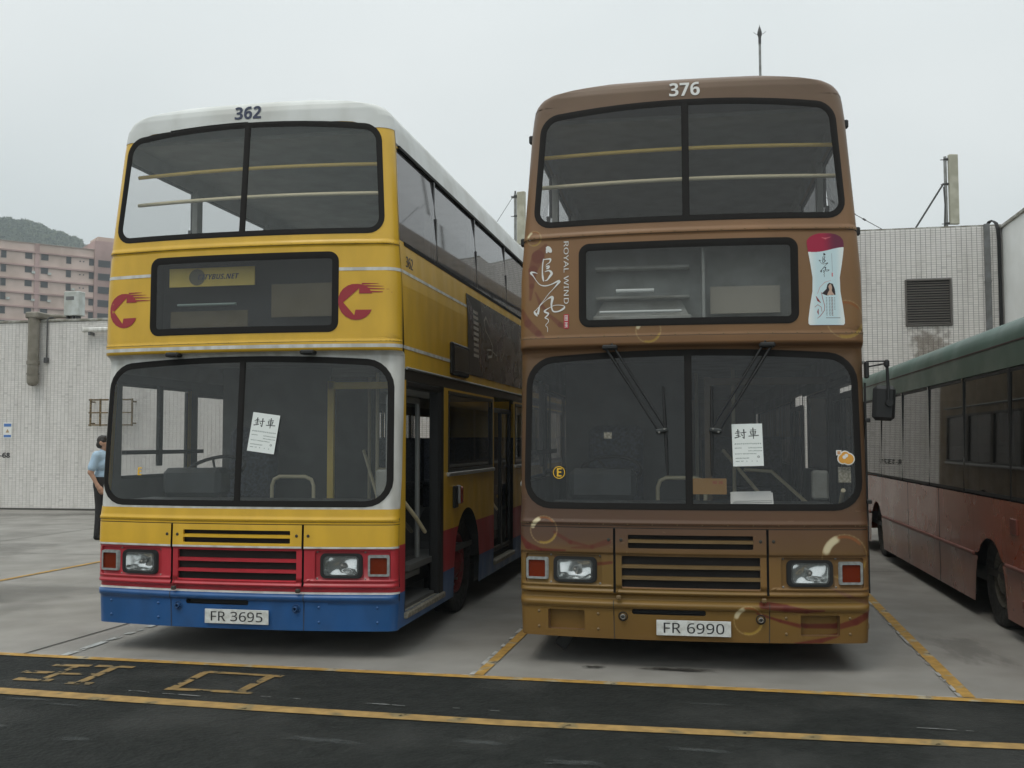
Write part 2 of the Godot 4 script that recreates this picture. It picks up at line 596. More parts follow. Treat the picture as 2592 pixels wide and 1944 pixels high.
func wheel(bus: Node, sg: float, z: float, hub: Material, x := 1.17) -> void:
	var r := 0.47
	var xf := Transform3D(Basis(Vector3(0, 0, 1), -sg * PI / 2), Vector3(sg * x, r, z))
	var ty := part(bus, "wheel", MB.new().lathe([Vector2(0.29, -0.24), Vector2(0.44, -0.24), Vector2(r, -0.2), Vector2(r, -0.03), Vector2(0.455, -0.005), Vector2(0.4, 0.0), Vector2(0.31, -0.02), Vector2(0.29, -0.04), Vector2(0.29, -0.24)], xf, 40), M.tyre)
	part(ty, "rim", MB.new().lathe([Vector2(0.292, -0.05), Vector2(0.285, -0.03), Vector2(0.27, -0.035), Vector2(0.25, -0.09), Vector2(0.17, -0.1), Vector2(0.15, -0.05), Vector2(0.1, -0.02), Vector2(0.09, 0.01), Vector2(0.0, 0.015)], xf, 32), hub)
	var nuts := MB.new()
	for k in 10:
		var p := Vector3(cos(TAU * k / 10) * 0.21, -0.085, sin(TAU * k / 10) * 0.21)
		nuts.cyl(xf * p, xf * (p + Vector3(0, 0.03, 0)), 0.014, -1, 6)
	part(ty, "wheel_nuts", nuts, M.steel)

# ---------------------------------------------------------------- the double-deckers

func double_decker(called: String, label: String, at: Vector3, turn: float, gold: bool) -> Node3D:
	var bus := thing(called, label, "bus", at, turn, "")
	var skin = func(k: String) -> Material: return M.wrap if gold else M[k]
	# bumper
	var mb := MB.new()
	var slot := rr(-0.415, 0.105, 0.396, 0.434, 0.015)
	if gold:
		var rl := rr(-1.03, -0.76, 0.265, 0.41, 0.012)
		var rg := rr(0.76, 1.03, 0.265, 0.41, 0.012)
		holed(mb, -2, -0.63, 0.215, 0.42, rl, 4); holed(mb, 0.63, 2, 0.215, 0.42, rg, 4)
		band(mb, -0.63, 0.63, face_ys(0.215, 0.395, 0.06))
		band(mb, -2, -0.63, face_ys(0.42, 0.492, 0.03)); band(mb, 0.63, 2, face_ys(0.42, 0.492, 0.03))
		for r in [rl, rg]:
			var q := in_s(r)
			wall_ring(mb, q, 0.0, -0.055)
			fill_ring(mb, q, -0.055, 3)
	else:
		band(mb, -2, -0.63, face_ys(0.215, 0.492, 0.03)); band(mb, 0.63, 2, face_ys(0.215, 0.492, 0.03))
		band(mb, -0.63, 0.63, face_ys(0.215, 0.395, 0.06))
	between(mb, in_s(slot), around_hole(slot, -0.63, 0.63, 0.395, 0.436), 2)
	band(mb, -0.63, 0.63, face_ys(0.436, 0.492, 0.02))
	var bumper := part(bus, "bumper", mb, skin.call("blue"))
	mb = MB.new()
	wall_ring(mb, in_s(slot), 0.0, -0.05); fill_ring(mb, in_s(slot), -0.05, 2)
	part(bumper, "intake_slot", mb, M.black)
	for x in [-0.48, 0.485]:
		var r := on(s_of(x, 0.378), 0.378, 0.0)
		var p: Vector3 = r[0]
		var tow := part(bumper, "towing_eye", MB.new().lathe([Vector2(0.034, -0.004), Vector2(0.034, 0.004), Vector2(0.03, 0.006), Vector2(0.026, 0.0)], Transform3D(Basis(Vector3.RIGHT, PI / 2), p), 20), M.black if gold else M.blue_dark)
		part(tow, "pin", MB.new().lathe([Vector2(0.02, 0.0), Vector2(0.02, 0.028), Vector2(0.015, 0.032), Vector2(0.011, 0.03), Vector2(0.011, 0.005), Vector2(0, 0.004)], Transform3D(Basis(Vector3.RIGHT, PI / 2), p), 16), M.steel if gold else M.blue_dark)
	var bolts := MB.new()
	for sx in [-1.0, 1.0]:
		for x in [0.66, 1.1]:
			for y in [0.28, 0.39]:
				var r := on(s_of(sx * x, y), y, 0.0)
				bolts.lathe([Vector2(0.011, 0), Vector2(0.009, 0.006), Vector2(0, 0.008)], Transform3D(Basis(Vector3.RIGHT, PI / 2), r[0]), 10)
	part(bumper, "bolts", bolts, M.wrap_plain if gold else M.blue).set_meta("kind", "stuff")
	for x in [-0.545, 0.545]:
		var sm := MB.new()
		band(sm, s_of(x - 0.003, 0.35), s_of(x + 0.003, 0.35), face_ys(0.215, 0.488), 0.0015)
		part(bumper, "seam", sm, M.seam)
	# plate
	var plate := part(bus, "number_plate", MB.new().bbox(Vector3.ZERO, Vector3(0.52, 0.108, 0.006), 0.002), M.plate, Transform3D(Basis.IDENTITY, Vector3(0.018, 0.31, 0.004)))
	var lt := text("FR 6990" if gold else "FR 3695", 0.07, "Droid Sans", 500, 0.002)
	var lb := part(plate, "plate_lettering", lt, M.ink, Transform3D(Basis.from_scale(Vector3(1.27, 1, 1)), Vector3(0, 0, 0.0035)))
	# strip under the lamps
	part(bus, "valance_strip", band(MB.new(), -2, 2, face_ys(0.502 if not gold else 0.492, 0.545, 0.02)), skin.call("red"))
	if not gold: part(bus, "white_stripe", band(MB.new(), -2, 2, [0.487, 0.492, 0.502], 0.001), M.white)
	# three fascia panels: two with lamps, one with the grilles
	for sg in [-1.0, 1.0]:
		var lamp_hole := rr(0.63 if sg > 0 else -1.2, 1.2 if sg > 0 else -0.63, 0.598, 0.812, 0.02)
		var s0: float = s_of(0.547, 0.7) if sg > 0 else -2.0
		var s1: float = 2.0 if sg > 0 else s_of(-0.547, 0.7)
		mb = MB.new()
		band(mb, s0, s1, face_ys(0.545, 0.575, 0.01)); band(mb, s0, s1, face_ys(0.822, 0.83, 0.01))
		between(mb, in_s(lamp_hole), around_hole(lamp_hole, s0, s1, 0.575, 0.822), 3)
		var deep := in_s(lamp_hole)
		wall_ring(mb, deep, 0.0, -0.018)
		var lamp_hole2 := rr(sg * 0.83 - 0.131, sg * 0.83 + 0.131, 0.628, 0.775, 0.03)
		var sp := s_of(sg * 1.0, 0.7)
		var se := s_of(sg * 0.63, 0.7)
		var st := s_of(sg * 1.2, 0.7)
		between(mb, in_s(lamp_hole2), around_hole(lamp_hole2, minf(sp, se), maxf(sp, se), 0.598, 0.812), 2, -0.018, -0.018)
		band(mb, minf(sp, st), maxf(sp, st), [0.598, 0.7, 0.812], -0.018)
		var pan := part(bus, "lamp_panel", mb, skin.call("red"))
		mb = MB.new()
		band(mb, s0, s1, face_ys(0.845, 1.006, 0.04))
		part(bus, "fascia_panel", mb, skin.call("yellow"))
		mb = MB.new()
		band(mb, s0, s1, [0.83, 0.838, 0.845], 0.001)
		part(bus, "white_stripe" if not gold else "ledge", mb, M.white if not gold else M.wrap)
		# headlight
		var hx: float = sg * 0.83
		var bez := MB.new()
		var o := rr(hx - 0.162, hx + 0.162, 0.607, 0.795, 0.04)
		var i := rr(hx - 0.131, hx + 0.131, 0.628, 0.775, 0.03)
		between(bez, in_s(rr(hx - 0.155, hx + 0.155, 0.613, 0.789, 0.036)), in_s(o), 1, 0.012, -0.018)
		between(bez, in_s(i), in_s(rr(hx - 0.155, hx + 0.155, 0.613, 0.789, 0.036)), 1, 0.004, 0.012)
		var hl := part(bus, "headlight", bez, M.black)
		part(hl, "reflector", fill_ring(wall_ring(MB.new(), in_s(i), 0.004, -0.012), in_s(i), -0.012, 10, -0.075), M.reflector)
		part(hl, "bulb_shield", MB.new().lathe([Vector2(0.0, 0.04), Vector2(0.016, 0.036), Vector2(0.022, 0.0), Vector2(0.018, -0.02)], Transform3D(Basis(Vector3.RIGHT, PI / 2), surf(s_of(hx, 0.7), 0.7) - Vector3(0, 0, 0.055)), 18), M.steel)
		part(hl, "lens", fill_ring(MB.new(), in_s(i), 0.003, 6, 0.007), M.lens)
		var rim := MB.new()
		between(rim, in_s(rr(hx - 0.121, hx + 0.121, 0.638, 0.766, 0.026)), in_s(i), 2, 0.0075, 0.005)
		part(hl, "chrome_trim", rim, M.chrome)
		# indicator
		var ix: float = sg * 1.112
		var io := rr(ix - 0.083, ix + 0.083, 0.622, 0.784, 0.014)
		var ii := rr(ix - 0.063, ix + 0.063, 0.642, 0.764, 0.008)
		var fr := MB.new()
		between(fr, in_s(rr(ix - 0.079, ix + 0.079, 0.626, 0.78, 0.012)), in_s(io), 1, 0.008, -0.018)
		between(fr, in_s(ii), in_s(rr(ix - 0.079, ix + 0.079, 0.626, 0.78, 0.012)), 1, 0.008, 0.008)
		var ind := part(bus, "indicator_lamp", fr, M.grey_rim)
		part(ind, "lamp_lens", fill_ring(wall_ring(MB.new(), in_s(ii), 0.008, -0.006), in_s(ii), -0.006, 4, 0.004), M.amber)
		var sc := MB.new()
		for q in [[0.645, 0.605], [1.01, 0.605], [0.645, 0.805], [1.01, 0.805]]:
			var r := on(s_of(sg * q[0], q[1]), q[1], -0.018)
			sc.lathe([Vector2(0.009, 0), Vector2(0.008, 0.005), Vector2(0, 0.006)], Transform3D(Basis(Vector3.RIGHT, PI / 2), r[0]), 8)
		part(pan, "screws", sc, M.steel).set_meta("kind", "stuff")
		var lk := MB.new()
		lk.lathe([Vector2(0.012, 0), Vector2(0.011, 0.004), Vector2(0, 0.005)], Transform3D(Basis(Vector3.RIGHT, PI / 2), on(s_of(sg * 0.58, 0.925), 0.925, 0)[0]), 12)
		lk.lathe([Vector2(0.012, 0), Vector2(0.011, 0.004), Vector2(0, 0.005)], Transform3D(Basis(Vector3.RIGHT, PI / 2), on(s_of(sg * 0.49, 0.925), 0.925, 0)[0]), 12)
		part(bus, "panel_lock", lk, M.seam)
	var c0 := s_of(-0.53, 0.7)
	var c1 := s_of(0.53, 0.7)
	var low := rr(-0.487, 0.487, 0.577, 0.81, 0.008)
	var up := rr(-0.44, 0.44, 0.866, 0.962, 0.008)
	mb = MB.new()
	between(mb, in_s(low), around_hole(low, c0, c1, 0.54, 0.83), 2)
	wall_ring(mb, in_s(low), 0.0, -0.02)
	var grille := part(bus, "grille_panel", mb, skin.call("red"))
	mb = MB.new()
	between(mb, in_s(up), around_hole(up, c0, c1, 0.845, 1.006), 2)
	wall_ring(mb, in_s(up), 0.0, -0.02)
	var grille2 := part(bus, "grille_panel", mb, skin.call("yellow"))
	part(bus, "white_stripe" if not gold else "ledge", band(MB.new(), c0, c1, [0.83, 0.838, 0.845], 0.001), M.white if not gold else M.wrap)
	for e in [[grille, 0.732, 0.487, "red"], [grille, 0.651, 0.487, "red"], [grille2, 0.914, 0.44, "yellow"]]:
		mb = MB.new()
		var yy: float = e[1]
		var sa := s_of(-e[2], yy)
		var sb := s_of(e[2], yy)
		var k0 := s_list(sa, sb)
		for k in k0.size() - 1:
			var a := surf(k0[k], yy) + Vector3(0, 0, -0.002)
			var b := surf(k0[k + 1], yy) + Vector3(0, 0, -0.002)
			mb.quad(a + Vector3(0, -0.009, 0), b + Vector3(0, -0.009, 0), b + Vector3(0, 0.009, 0), a + Vector3(0, 0.009, 0))
			mb.quad(a + Vector3(0, 0.009, 0), b + Vector3(0, 0.009, 0), b + Vector3(0, 0.016, -0.03), a + Vector3(0, 0.016, -0.03))
			mb.quad(a + Vector3(0, -0.002, -0.03), b + Vector3(0, -0.002, -0.03), b + Vector3(0, -0.009, 0), a + Vector3(0, -0.009, 0))
		part(e[0], "slat", mb, M.wrap_plain if gold else M[e[3]])
	mb = MB.new()
	mb.quad(Vector3(-0.56, 0.54, -0.06), Vector3(0.56, 0.54, -0.06), Vector3(0.56, 1.0, -0.06), Vector3(-0.56, 1.0, -0.06))
	part(bus, "radiator_mesh", mb, M.mesh)
	for x in [-0.539, 0.539]:      # dark gaps beside the grille flap
		mb = MB.new()
		mb.quad(Vector3(x - 0.012, 0.538, -0.055), Vector3(x + 0.012, 0.538, -0.055), Vector3(x + 0.012, 1.012, -0.055), Vector3(x - 0.012, 1.012, -0.055))
		part(bus, "panel_gap", mb, M.black)
		part(bus, "catch", MB.new().bbox(Vector3(x + signf(x) * -0.03, 0.515, 0.0), Vector3(0.035, 0.03, 0.03), 0.006), M.seam if not gold else M.wrap_plain)
	part(bus, "panel_gap", band(MB.new(), -2, 2, [1.002, 1.014], -0.006), M.black)
	part(bus, "fascia_band", band(MB.new(), -2, 2, face_ys(1.012, 1.125, 0.02)), skin.call("yellow"))
	# windscreen
	var dims := [-1.208, 1.208, 1.145, 2.252, 0.2, 0.045, 0.012]
	mb = MB.new()
	holed(mb, -2, 2, 1.125, 2.3, rr(dims[0], dims[1], dims[2], dims[3], dims[4], dims[5], dims[6]), 5)
	band(mb, -2, 2, face_ys(2.3, 2.33, 0.008))
	part(bus, "windscreen_surround", mb, skin.call("white"))
	glazed(bus, "windscreen", dims, 0.043, M.veiled_low if not gold else M.veiled_dark, true)
	# belt, destination box, upper windscreen
	part(bus, "belt_panel", band(MB.new(), -2, 2, face_ys(2.33, 2.42, 0.02)), skin.call("yellow"))
	var dd := [-0.785, 0.785, 2.476, 3.092, 0.075, 0.0, 0.0]
	mb = MB.new()
	holed(mb, -2, 2, 2.42, 3.15, rr(dd[0], dd[1], dd[2], dd[3], dd[4]), 6)
	part(bus, "destination_panel", mb, skin.call("yellow"))
	glazed(bus, "destination_window", dd, 0.05, M.veiled_dim, false)
	part(bus, "upper_seam", band(MB.new(), -2, 2, face_ys(3.15, 3.19, 0.01)), skin.call("yellow"))
	var ud := [-1.135, 1.135, 3.237, 4.105, 0.13, 0.058, 0.052]
	mb = MB.new()
	holed(mb, -2, 2, 3.19, 4.18, rr(ud[0], ud[1], ud[2], ud[3], ud[4], ud[5], ud[6]), 6)
	part(bus, "upper_panel", mb, skin.call("yellow"))
	glazed(bus, "upper_windscreen", ud, 0.043, M.clear if not gold else M.veiled_dim, true)
	for y in [3.15, 2.398, 1.027]: part(bus, "panel_joint", band(MB.new(), -2, 2, [y, y + 0.0028], 0.0012), M.seam)
	for q in [[1.93, 2.42, 3.15], [-1.93, 2.42, 3.15], [1.93, 3.19, 4.08], [-1.93, 3.19, 4.08], [1.9, 0.56, 1.0], [-1.9, 0.56, 1.0]]:
		part(bus, "panel_joint", band(MB.new(), q[0] - 0.012, q[0] + 0.012, face_ys(q[1], q[2], 0.1), 0.0012), M.seam)
	for y in [3.163, 2.408, 1.035]: row_of_rivets(bus, y, skin.call("yellow") if not gold else M.wrap_plain)
	# roof: the outline of the body drawn in step by step up to the crown
	mb = MB.new()
	var rows := [4.18, 4.2, 4.22, 4.24, 4.258, 4.272, 4.286, 4.298, 4.31, 4.322, 4.333, 4.343, 4.353, 4.362, 4.37, 4.379, 4.392]
	var ss := s_list(-2, 2)
	var ring_n := 0
	for y in rows:
		var w := half(y)
		var d := tab(INSET, y)
		var pts := []
		for s in ss: pts.append(on(s, y, 0.0) + [Vector2((surf(s, y).x + 1.26) / 2.52, (4.42 - y) / 4.22)])
		var zr := -LONG + d * 0.5
		var rz := tab(INSET, y + 0.004) - tab(INSET, y - 0.004)
		var side_n := Vector3(0.008, maxf(rz, 0.0), 0).normalized()
		for k in 12: pts.append([Vector3(w, y, lerpf(surf(2, y).z, zr, (k + 1) / 12.0)), side_n, Vector2(0.99, 0.02)])
		for k in 11: pts.append([Vector3(lerpf(w, -w, (k + 1) / 12.0), y, zr), Vector3(0, maxf(rz, 0) * 0.5, -0.008).normalized(), Vector2(0.5, 0.02)])
		for k in 12: pts.append([Vector3(-w, y, lerpf(zr, surf(2, y).z, k / 12.0)), Vector3(-side_n.x, side_n.y, 0), Vector2(0.01, 0.02)])
		ring_n = pts.size()
		for p in pts: mb.vert(p[0], p[1], p[2])
	for j in rows.size() - 1:
		for k in ring_n:
			var k2 := (k + 1) % ring_n
			var a := j * ring_n
			mb.t3(a + k, a + k2, a + ring_n + k2); mb.t3(a + k, a + ring_n + k2, a + ring_n + k)
	var top := (rows.size() - 1) * ring_n
	var mid := mb.vert(Vector3(0, 4.396, -5.4), Vector3.UP, Vector2(0.5, 0.01))
	for k in ring_n: mb.t3(top + k, top + (k + 1) % ring_n, mid)
	part(bus, "roof", mb, skin.call("roof_white"))
	# flanks
	var low_bands := [[0.49, "blue"], [0.85, "red"], [2.115, "yellow"], [2.2, "black_paint"], [3.185, "yellow"], [3.96, "yellow"], [3.985, "rail"], [4.183, "roof_white"]]
	if gold: low_bands = [[0.49, "wrap_plain"], [0.85, "wrap_plain"], [2.115, "wrap_plain"], [2.2, "wrap_plain"], [3.185, "wrap_plain"], [3.96, "wrap_plain"], [3.985, "rail"], [4.183, "wrap_plain"]]
	var holes := [[-0.27, -LONG + 0.35, 3.2, 3.95]]
	var near := holes + [[-0.33, -1.47, 0.33, 2.115], [-1.62, -3.5, 1.36, 2.09], [-3.58, -4.68, 0.35, 2.13]]
	for k in 4: near.append([-4.78 - k * 1.36, -6.08 - k * 1.36, 1.36, 2.09])
	var off := holes + [[-0.36, -1.5, 1.33, 2.13]]
	for k in 6: off.append([-1.62 - k * 1.42, -2.98 - k * 1.42, 1.36, 2.09])
	var arches := [[-1.86, -2.88, 0.22, 1.02], [-7.4, -8.42, 0.22, 1.02]]
	flank(bus, 1, low_bands, near, arches, M.lining)
	flank(bus, -1, low_bands, off, arches, M.lining)
	for sg in [-1.0, 1.0]:
		var nz := 6
		for k in nz:                                     # upper deck panes with thin dividers
			var z0 := -0.27 - 0.02 if k == 0 else -1.4 - (k - 1) * 1.565 - 0.018
			var z1 := -1.4 - k * 1.565 + 0.018
			if k == nz - 1: z1 = -LONG + 0.37
			mb = MB.new()
			var y0 := 3.2; var y1 := 3.95
			var a := Vector3(sg * (half(y0) - 0.012), y0, z0); var b := Vector3(sg * (half(y0) - 0.012), y0, z1)
			var c := Vector3(sg * (half(3.6) - 0.006 + rng.randf() * 0.003), 3.6, z1); var d := Vector3(sg * (half(3.6) - 0.006), 3.6, z0)
			var e := Vector3(sg * (half(y1) - 0.012), y1, z1); var f := Vector3(sg * (half(y1) - 0.012), y1, z0)
			mb.quad_out(a, b, c, d, Vector3(sg, 0, 0)); mb.quad_out(d, c, e, f, Vector3(sg, 0, 0))
			var pane := part(bus, "upper_side_window", mb, M.sky_pale_glass if sg > 0 else M.clear)
			if k < nz - 1:
				mb = MB.new()
				mb.box(Vector3(sg * (half(3.4) - 0.022), 3.4, z1 - 0.018), Vector3(0.03, 0.42, 0.036))
				mb.box(Vector3(sg * (half(3.8) - 0.018), 3.78, z1 - 0.018), Vector3(0.03, 0.36, 0.036))
				part(bus, "window_divider", mb, M.black_paint)
				part(bus, "pillar", MB.new().box(Vector3(sg * (half(3.6) - 0.07), 3.58, z1 - 0.03), Vector3(0.05, 0.8, 0.1)), M.lining)
		var gl := MB.new()
		gl.box(Vector3(sg * (half(3.2) - 0.002), 3.19, -5.35), Vector3(0.016, 0.03, 10.0))
		gl.box(Vector3(sg * (half(3.95) + 0.004), 3.962, -5.35), Vector3(0.018, 0.026, 10.0))
		part(bus, "window_gasket", gl, M.rubber)
		var lower := near if sg > 0 else off
		for k in range(1, lower.size()):
			var h: Array = lower[k]
			if sg > 0 and k in [1, 3]: continue
			var xg: float = sg * (half(1.7) - 0.015)
			mb = MB.new()
			mb.quad_out(Vector3(xg, h[2], h[0]), Vector3(xg, h[2], h[1]), Vector3(xg, h[3], h[1]), Vector3(xg, h[3], h[0]), Vector3(sg, 0, 0))
			var pane := part(bus, "side_window", mb, (M.dark_glass if gold else M.saloon_glass) if sg > 0 else (M.veiled_dim if gold else M.clear))
			mb = MB.new()
			for e in [[h[2] + 0.012, 0.03, (h[0] + h[1]) / 2, h[0] - h[1]], [h[3] - 0.012, 0.03, (h[0] + h[1]) / 2, h[0] - h[1]]]:
				mb.box(Vector3(xg + sg * 0.012, e[0], e[2]), Vector3(0.022, e[1], e[3]))
			for z in [h[0] - 0.014, h[1] + 0.014]: mb.box(Vector3(xg + sg * 0.012, (h[2] + h[3]) / 2, z), Vector3(0.02, h[3] - h[2] - 0.06, 0.028))
			part(pane, "window_frame", mb, M.black_paint)
			part(pane, "window_sill", MB.new().bbox(Vector3(sg * (half(1.3) + 0.01), h[2] - 0.02, (h[0] + h[1]) / 2), Vector3(0.03, 0.035, h[0] - h[1] + 0.08), 0.006), M.alloy)
		for z in [-2.37, -7.91]: wheel(bus, sg, z, M.hub_red if not gold else M.hub_grey)
	interior(bus, gold)
	doors(bus, gold)
	# dark lamps at the corners and motor stubs of the wipers under the overhang
	for sg in [-1.0, 1.0]:
		for y in ([3.98, 3.16] if gold else []):
			part(bus, "corner_clip", MB.new().bbox(Vector3(sg * (half(y) + 0.012), y, -0.27 if y < 3.5 else -0.34), Vector3(0.035, 0.06, 0.05), 0.008), M.black)
		part(bus, "wiper_motor", MB.new().bbox(Vector3(sg * 0.56, 2.318, -0.035), Vector3(0.11, 0.035, 0.09), 0.01), M.black)
	part(bus, "underbody", MB.new().box(Vector3(0, 0.5, -5.5), Vector3(2.0, 0.2, 10.2)), M.black)
	mb = MB.new()
	for zc in [-2.37, -7.91]:
		mb.box(Vector3(0, 0.47, zc), Vector3(2.0, 0.12, 0.12))
	part(bus, "axle", mb, M.black)
	if gold: part(bus, "mud_flap", MB.new().bbox(Vector3(-0.93, 0.15, -0.45), Vector3(0.1, 0.2, 0.03), 0.008, Basis(Vector3(0, 0, 1), -0.6)), M.black)
	mb = MB.new()
	mb.quad_out(Vector3(-1.24, 0.3, -LONG), Vector3(1.24, 0.3, -LONG), Vector3(1.24, 4.13, -LONG), Vector3(-1.24, 4.13, -LONG), Vector3(0, 0, -1))
	part(bus, "rear_panel", mb, skin.call("yellow") if not gold else M.wrap_plain)
	return bus

func interior(bus: Node, gold: bool) -> void:
	var rail_m: Material = M.rail_yellow
	part(bus, "lower_floor", MB.new().box(Vector3(0, 0.62, -5.6), Vector3(2.36, 0.05, 9.9)), M.floor)
	part(bus, "upper_floor", MB.new().box(Vector3(0, 2.385, -5.42), Vector3(2.36, 0.06, 10.4)), M.lining)
	part(bus, "ceiling", MB.new().box(Vector3(0, 4.1, -5.5), Vector3(2.27, 0.03, 10.35)), M.lining)
	for y in [3.845, 3.61]:
		var pts := []
		for k in 13:
			var x := lerpf(-1.11, 1.11, k / 12.0)
			pts.append(Vector3(x, y + 0.012 * cos(x * 1.2), -0.34 - 0.05 * x * x))
		part(bus, "upper_handrail", MB.new().tube(pts, 0.0155, 10), rail_m if y > 3.7 else M.rail_cream)
	# destination box
	var box := MB.new()
	box.quad(Vector3(-0.82, 2.44, -0.32), Vector3(0.82, 2.44, -0.32), Vector3(0.82, 3.13, -0.32), Vector3(-0.82, 3.13, -0.32))
	box.quad_out(Vector3(-0.82, 3.13, -0.32), Vector3(0.82, 3.13, -0.32), Vector3(0.82, 3.13, -0.085), Vector3(-0.82, 3.13, -0.085), Vector3(0, -1, 0))
	box.quad_out(Vector3(-0.82, 2.44, -0.32), Vector3(0.82, 2.44, -0.32), Vector3(0.82, 2.44, -0.085), Vector3(-0.82, 2.44, -0.085), Vector3(0, 1, 0))
	for sg in [-1.0, 1.0]: box.quad_out(Vector3(sg * 0.82, 2.44, -0.32), Vector3(sg * 0.82, 3.13, -0.32), Vector3(sg * 0.82, 3.13, -0.085), Vector3(sg * 0.82, 2.44, -0.085), Vector3(-sg, 0, 0))
	var db := part(bus, "destination_box", box, M.box_grey if gold else M.box_dark)
	if gold:
		var tray := MB.new()
		tray.bbox(Vector3(-0.33, 2.545, -0.2), Vector3(0.72, 0.03, 0.16), 0.006)
		tray.bbox(Vector3(-0.33, 2.71, -0.26), Vector3(0.7, 0.02, 0.08), 0.005)
		tray.bbox(Vector3(-0.33, 2.93, -0.24), Vector3(0.7, 0.025, 0.1), 0.005)
		tray.quad(Vector3(-0.7, 2.56, -0.26), Vector3(0.02, 2.56, -0.26), Vector3(-0.04, 2.69, -0.3), Vector3(-0.62, 2.69, -0.3))
		part(db, "blind_gear", tray, M.box_light)
		part(db, "lamp_tube", MB.new().cyl(Vector3(-0.52, 2.75, -0.16), Vector3(-0.24, 2.75, -0.16), 0.016), M.tube_white)
		part(db, "lamp_tube", MB.new().cyl(Vector3(-0.64, 2.59, -0.13), Vector3(-0.04, 2.59, -0.13), 0.011), M.tube_white)
		part(db, "blank_blind", MB.new().box(Vector3(0.42, 2.67, -0.2), Vector3(0.5, 0.2, 0.012)), M.blind_beige)
		part(db, "box_partition", MB.new().box(Vector3(0.12, 2.79, -0.2), Vector3(0.02, 0.7, 0.2)), M.box_grey)
	else:
		part(db, "yellow_blind", MB.new().box(Vector3(-0.305, 2.945, -0.15), Vector3(0.73, 0.148, 0.01)), M.blind_yellow)
		part(db, "blind_lettering", text("CITYBUS.NET", 0.04, "Droid Sans", 700, 0.002), M.ink_blue, Transform3D(Basis(Vector3(1, 0, 0), Vector3(0.28, 1, 0), Vector3(0, 0, 1)), Vector3(-0.25, 2.945, -0.143)))
		var blob := MB.new()
		var pts := PackedVector2Array()
		for k in 20: pts.append(Vector2(-0.43 + cos(TAU * k / 20) * 0.07, 2.945 + sin(TAU * k / 20) * 0.066))
		blob.poly(pts, func(p: Vector2) -> Array: return [Vector3(p.x, p.y, -0.1435), Vector3(0, 0, 1)])
		part(db, "blind_emblem", blob, M.blind_smudge)
		part(db, "blind_roller", MB.new().cyl(Vector3(-0.58, 2.72, -0.12), Vector3(-0.08, 2.72, -0.12), 0.011), M.roller)
		part(db, "brown_blind", MB.new().box(Vector3(-0.33, 2.61, -0.16), Vector3(0.66, 0.13, 0.01)), M.blind_brown)
		part(db, "brown_blind", MB.new().box(Vector3(0.45, 2.74, -0.16), Vector3(0.5, 0.26, 0.01)), M.blind_brown)
	# lower saloon and cab
	var dash := MB.new()
	dash.bbox(Vector3(0, 1.08, -0.34), Vector3(2.1, 0.2, 0.5), 0.03)
	dash.bbox(Vector3(0, 0.85, -0.42), Vector3(2.2, 0.5, 0.3), 0.02)
	part(bus, "dashboard", dash, M.dash)
	var ins := part(bus, "instrument_box", MB.new().bbox(Vector3(-0.66, 1.3, -0.62), Vector3(0.52, 0.24, 0.24), 0.04), M.dash_dark)
	var sw := MB.new()
	var rim := []
	var tilt := Basis(Vector3.RIGHT, 0.45)
	for k in 25: rim.append(Vector3(-0.62, 1.4, -0.86) + tilt * Vector3(cos(TAU * k / 24) * 0.25, 0, sin(TAU * k / 24) * 0.25))
	sw.tube(rim, 0.016, 8, false)
	for k in 3: sw.tube([Vector3(-0.62, 1.38, -0.86), rim[k * 8]], 0.011, 6)
	sw.cyl(Vector3(-0.62, 1.0, -0.62), Vector3(-0.62, 1.39, -0.86), 0.035)
	part(bus, "steering_wheel", sw, M.black)
	var seat := MB.new()
	seat.bbox(Vector3(-0.62, 1.0, -1.35), Vector3(0.5, 0.14, 0.5), 0.04)
	seat.bbox(Vector3(-0.62, 1.4, -1.6), Vector3(0.48, 0.75, 0.12), 0.05, Basis(Vector3.RIGHT, -0.12))
	part(bus, "driver_seat", seat, M.seat)
	part(bus, "cab_rail", MB.new().box(Vector3(-1.17, 1.55, -1.0), Vector3(0.04, 0.035, 1.3)), M.black)
	part(bus, "cab_bulkhead", MB.new().box(Vector3(-0.55, 1.55, -1.95), Vector3(1.1, 1.6, 0.04)), M.lining_shaded)
	part(bus, "window_post", MB.new().box(Vector3(-1.19, 1.78, -0.93), Vector3(0.03, 0.7, 0.06)), M.black)
	# saloon entrance: framed screen, loop rails and slanting bars
	var fr := MB.new()
	var fz := -1.52
	fr.box(Vector3(0.175, 1.66, fz), Vector3(0.058, 1.05, 0.04)); fr.box(Vector3(0.66, 2.145, fz), Vector3(1.03, 0.062, 0.04))
	fr.box(Vector3(0.175, 0.9, fz), Vector3(0.058, 0.47, 0.04))
	part(bus, "entrance_frame", fr, M.frame_yellow if not gold else M.wrap_plain)
	part(bus, "stanchion", MB.new().cyl(Vector3(0.42, 0.65, -2.1), Vector3(0.42, 2.3, -2.1), 0.017), M.rail_cream)
	part(bus, "stanchion", MB.new().cyl(Vector3(0.1, 0.65, -2.8), Vector3(0.1, 2.3, -2.8), 0.017), M.rail_cream)
	var loop := []
	for q in [[-0.25, 0.7], [-0.25, 1.25], [-0.23, 1.305], [-0.18, 1.33], [0.06, 1.33], [0.12, 1.305], [0.14, 1.25], [0.14, 0.7]]: loop.append(Vector3(q[0], q[1], -1.2))
	part(bus, "loop_rail", MB.new().tube(loop, 0.017, 8), M.rail_cream)
	part(bus, "slanting_rail", MB.new().tube([Vector3(0.32, 1.55, -2.0), Vector3(0.62, 1.16, -1.5), Vector3(0.68, 1.1, -1.4)], 0.016, 8), M.rail_cream)
	part(bus, "slanting_rail", MB.new().tube([Vector3(0.5, 1.38, -1.9), Vector3(0.72, 1.37, -1.75), Vector3(0.95, 1.13, -1.2)], 0.016, 8), M.rail_cream)
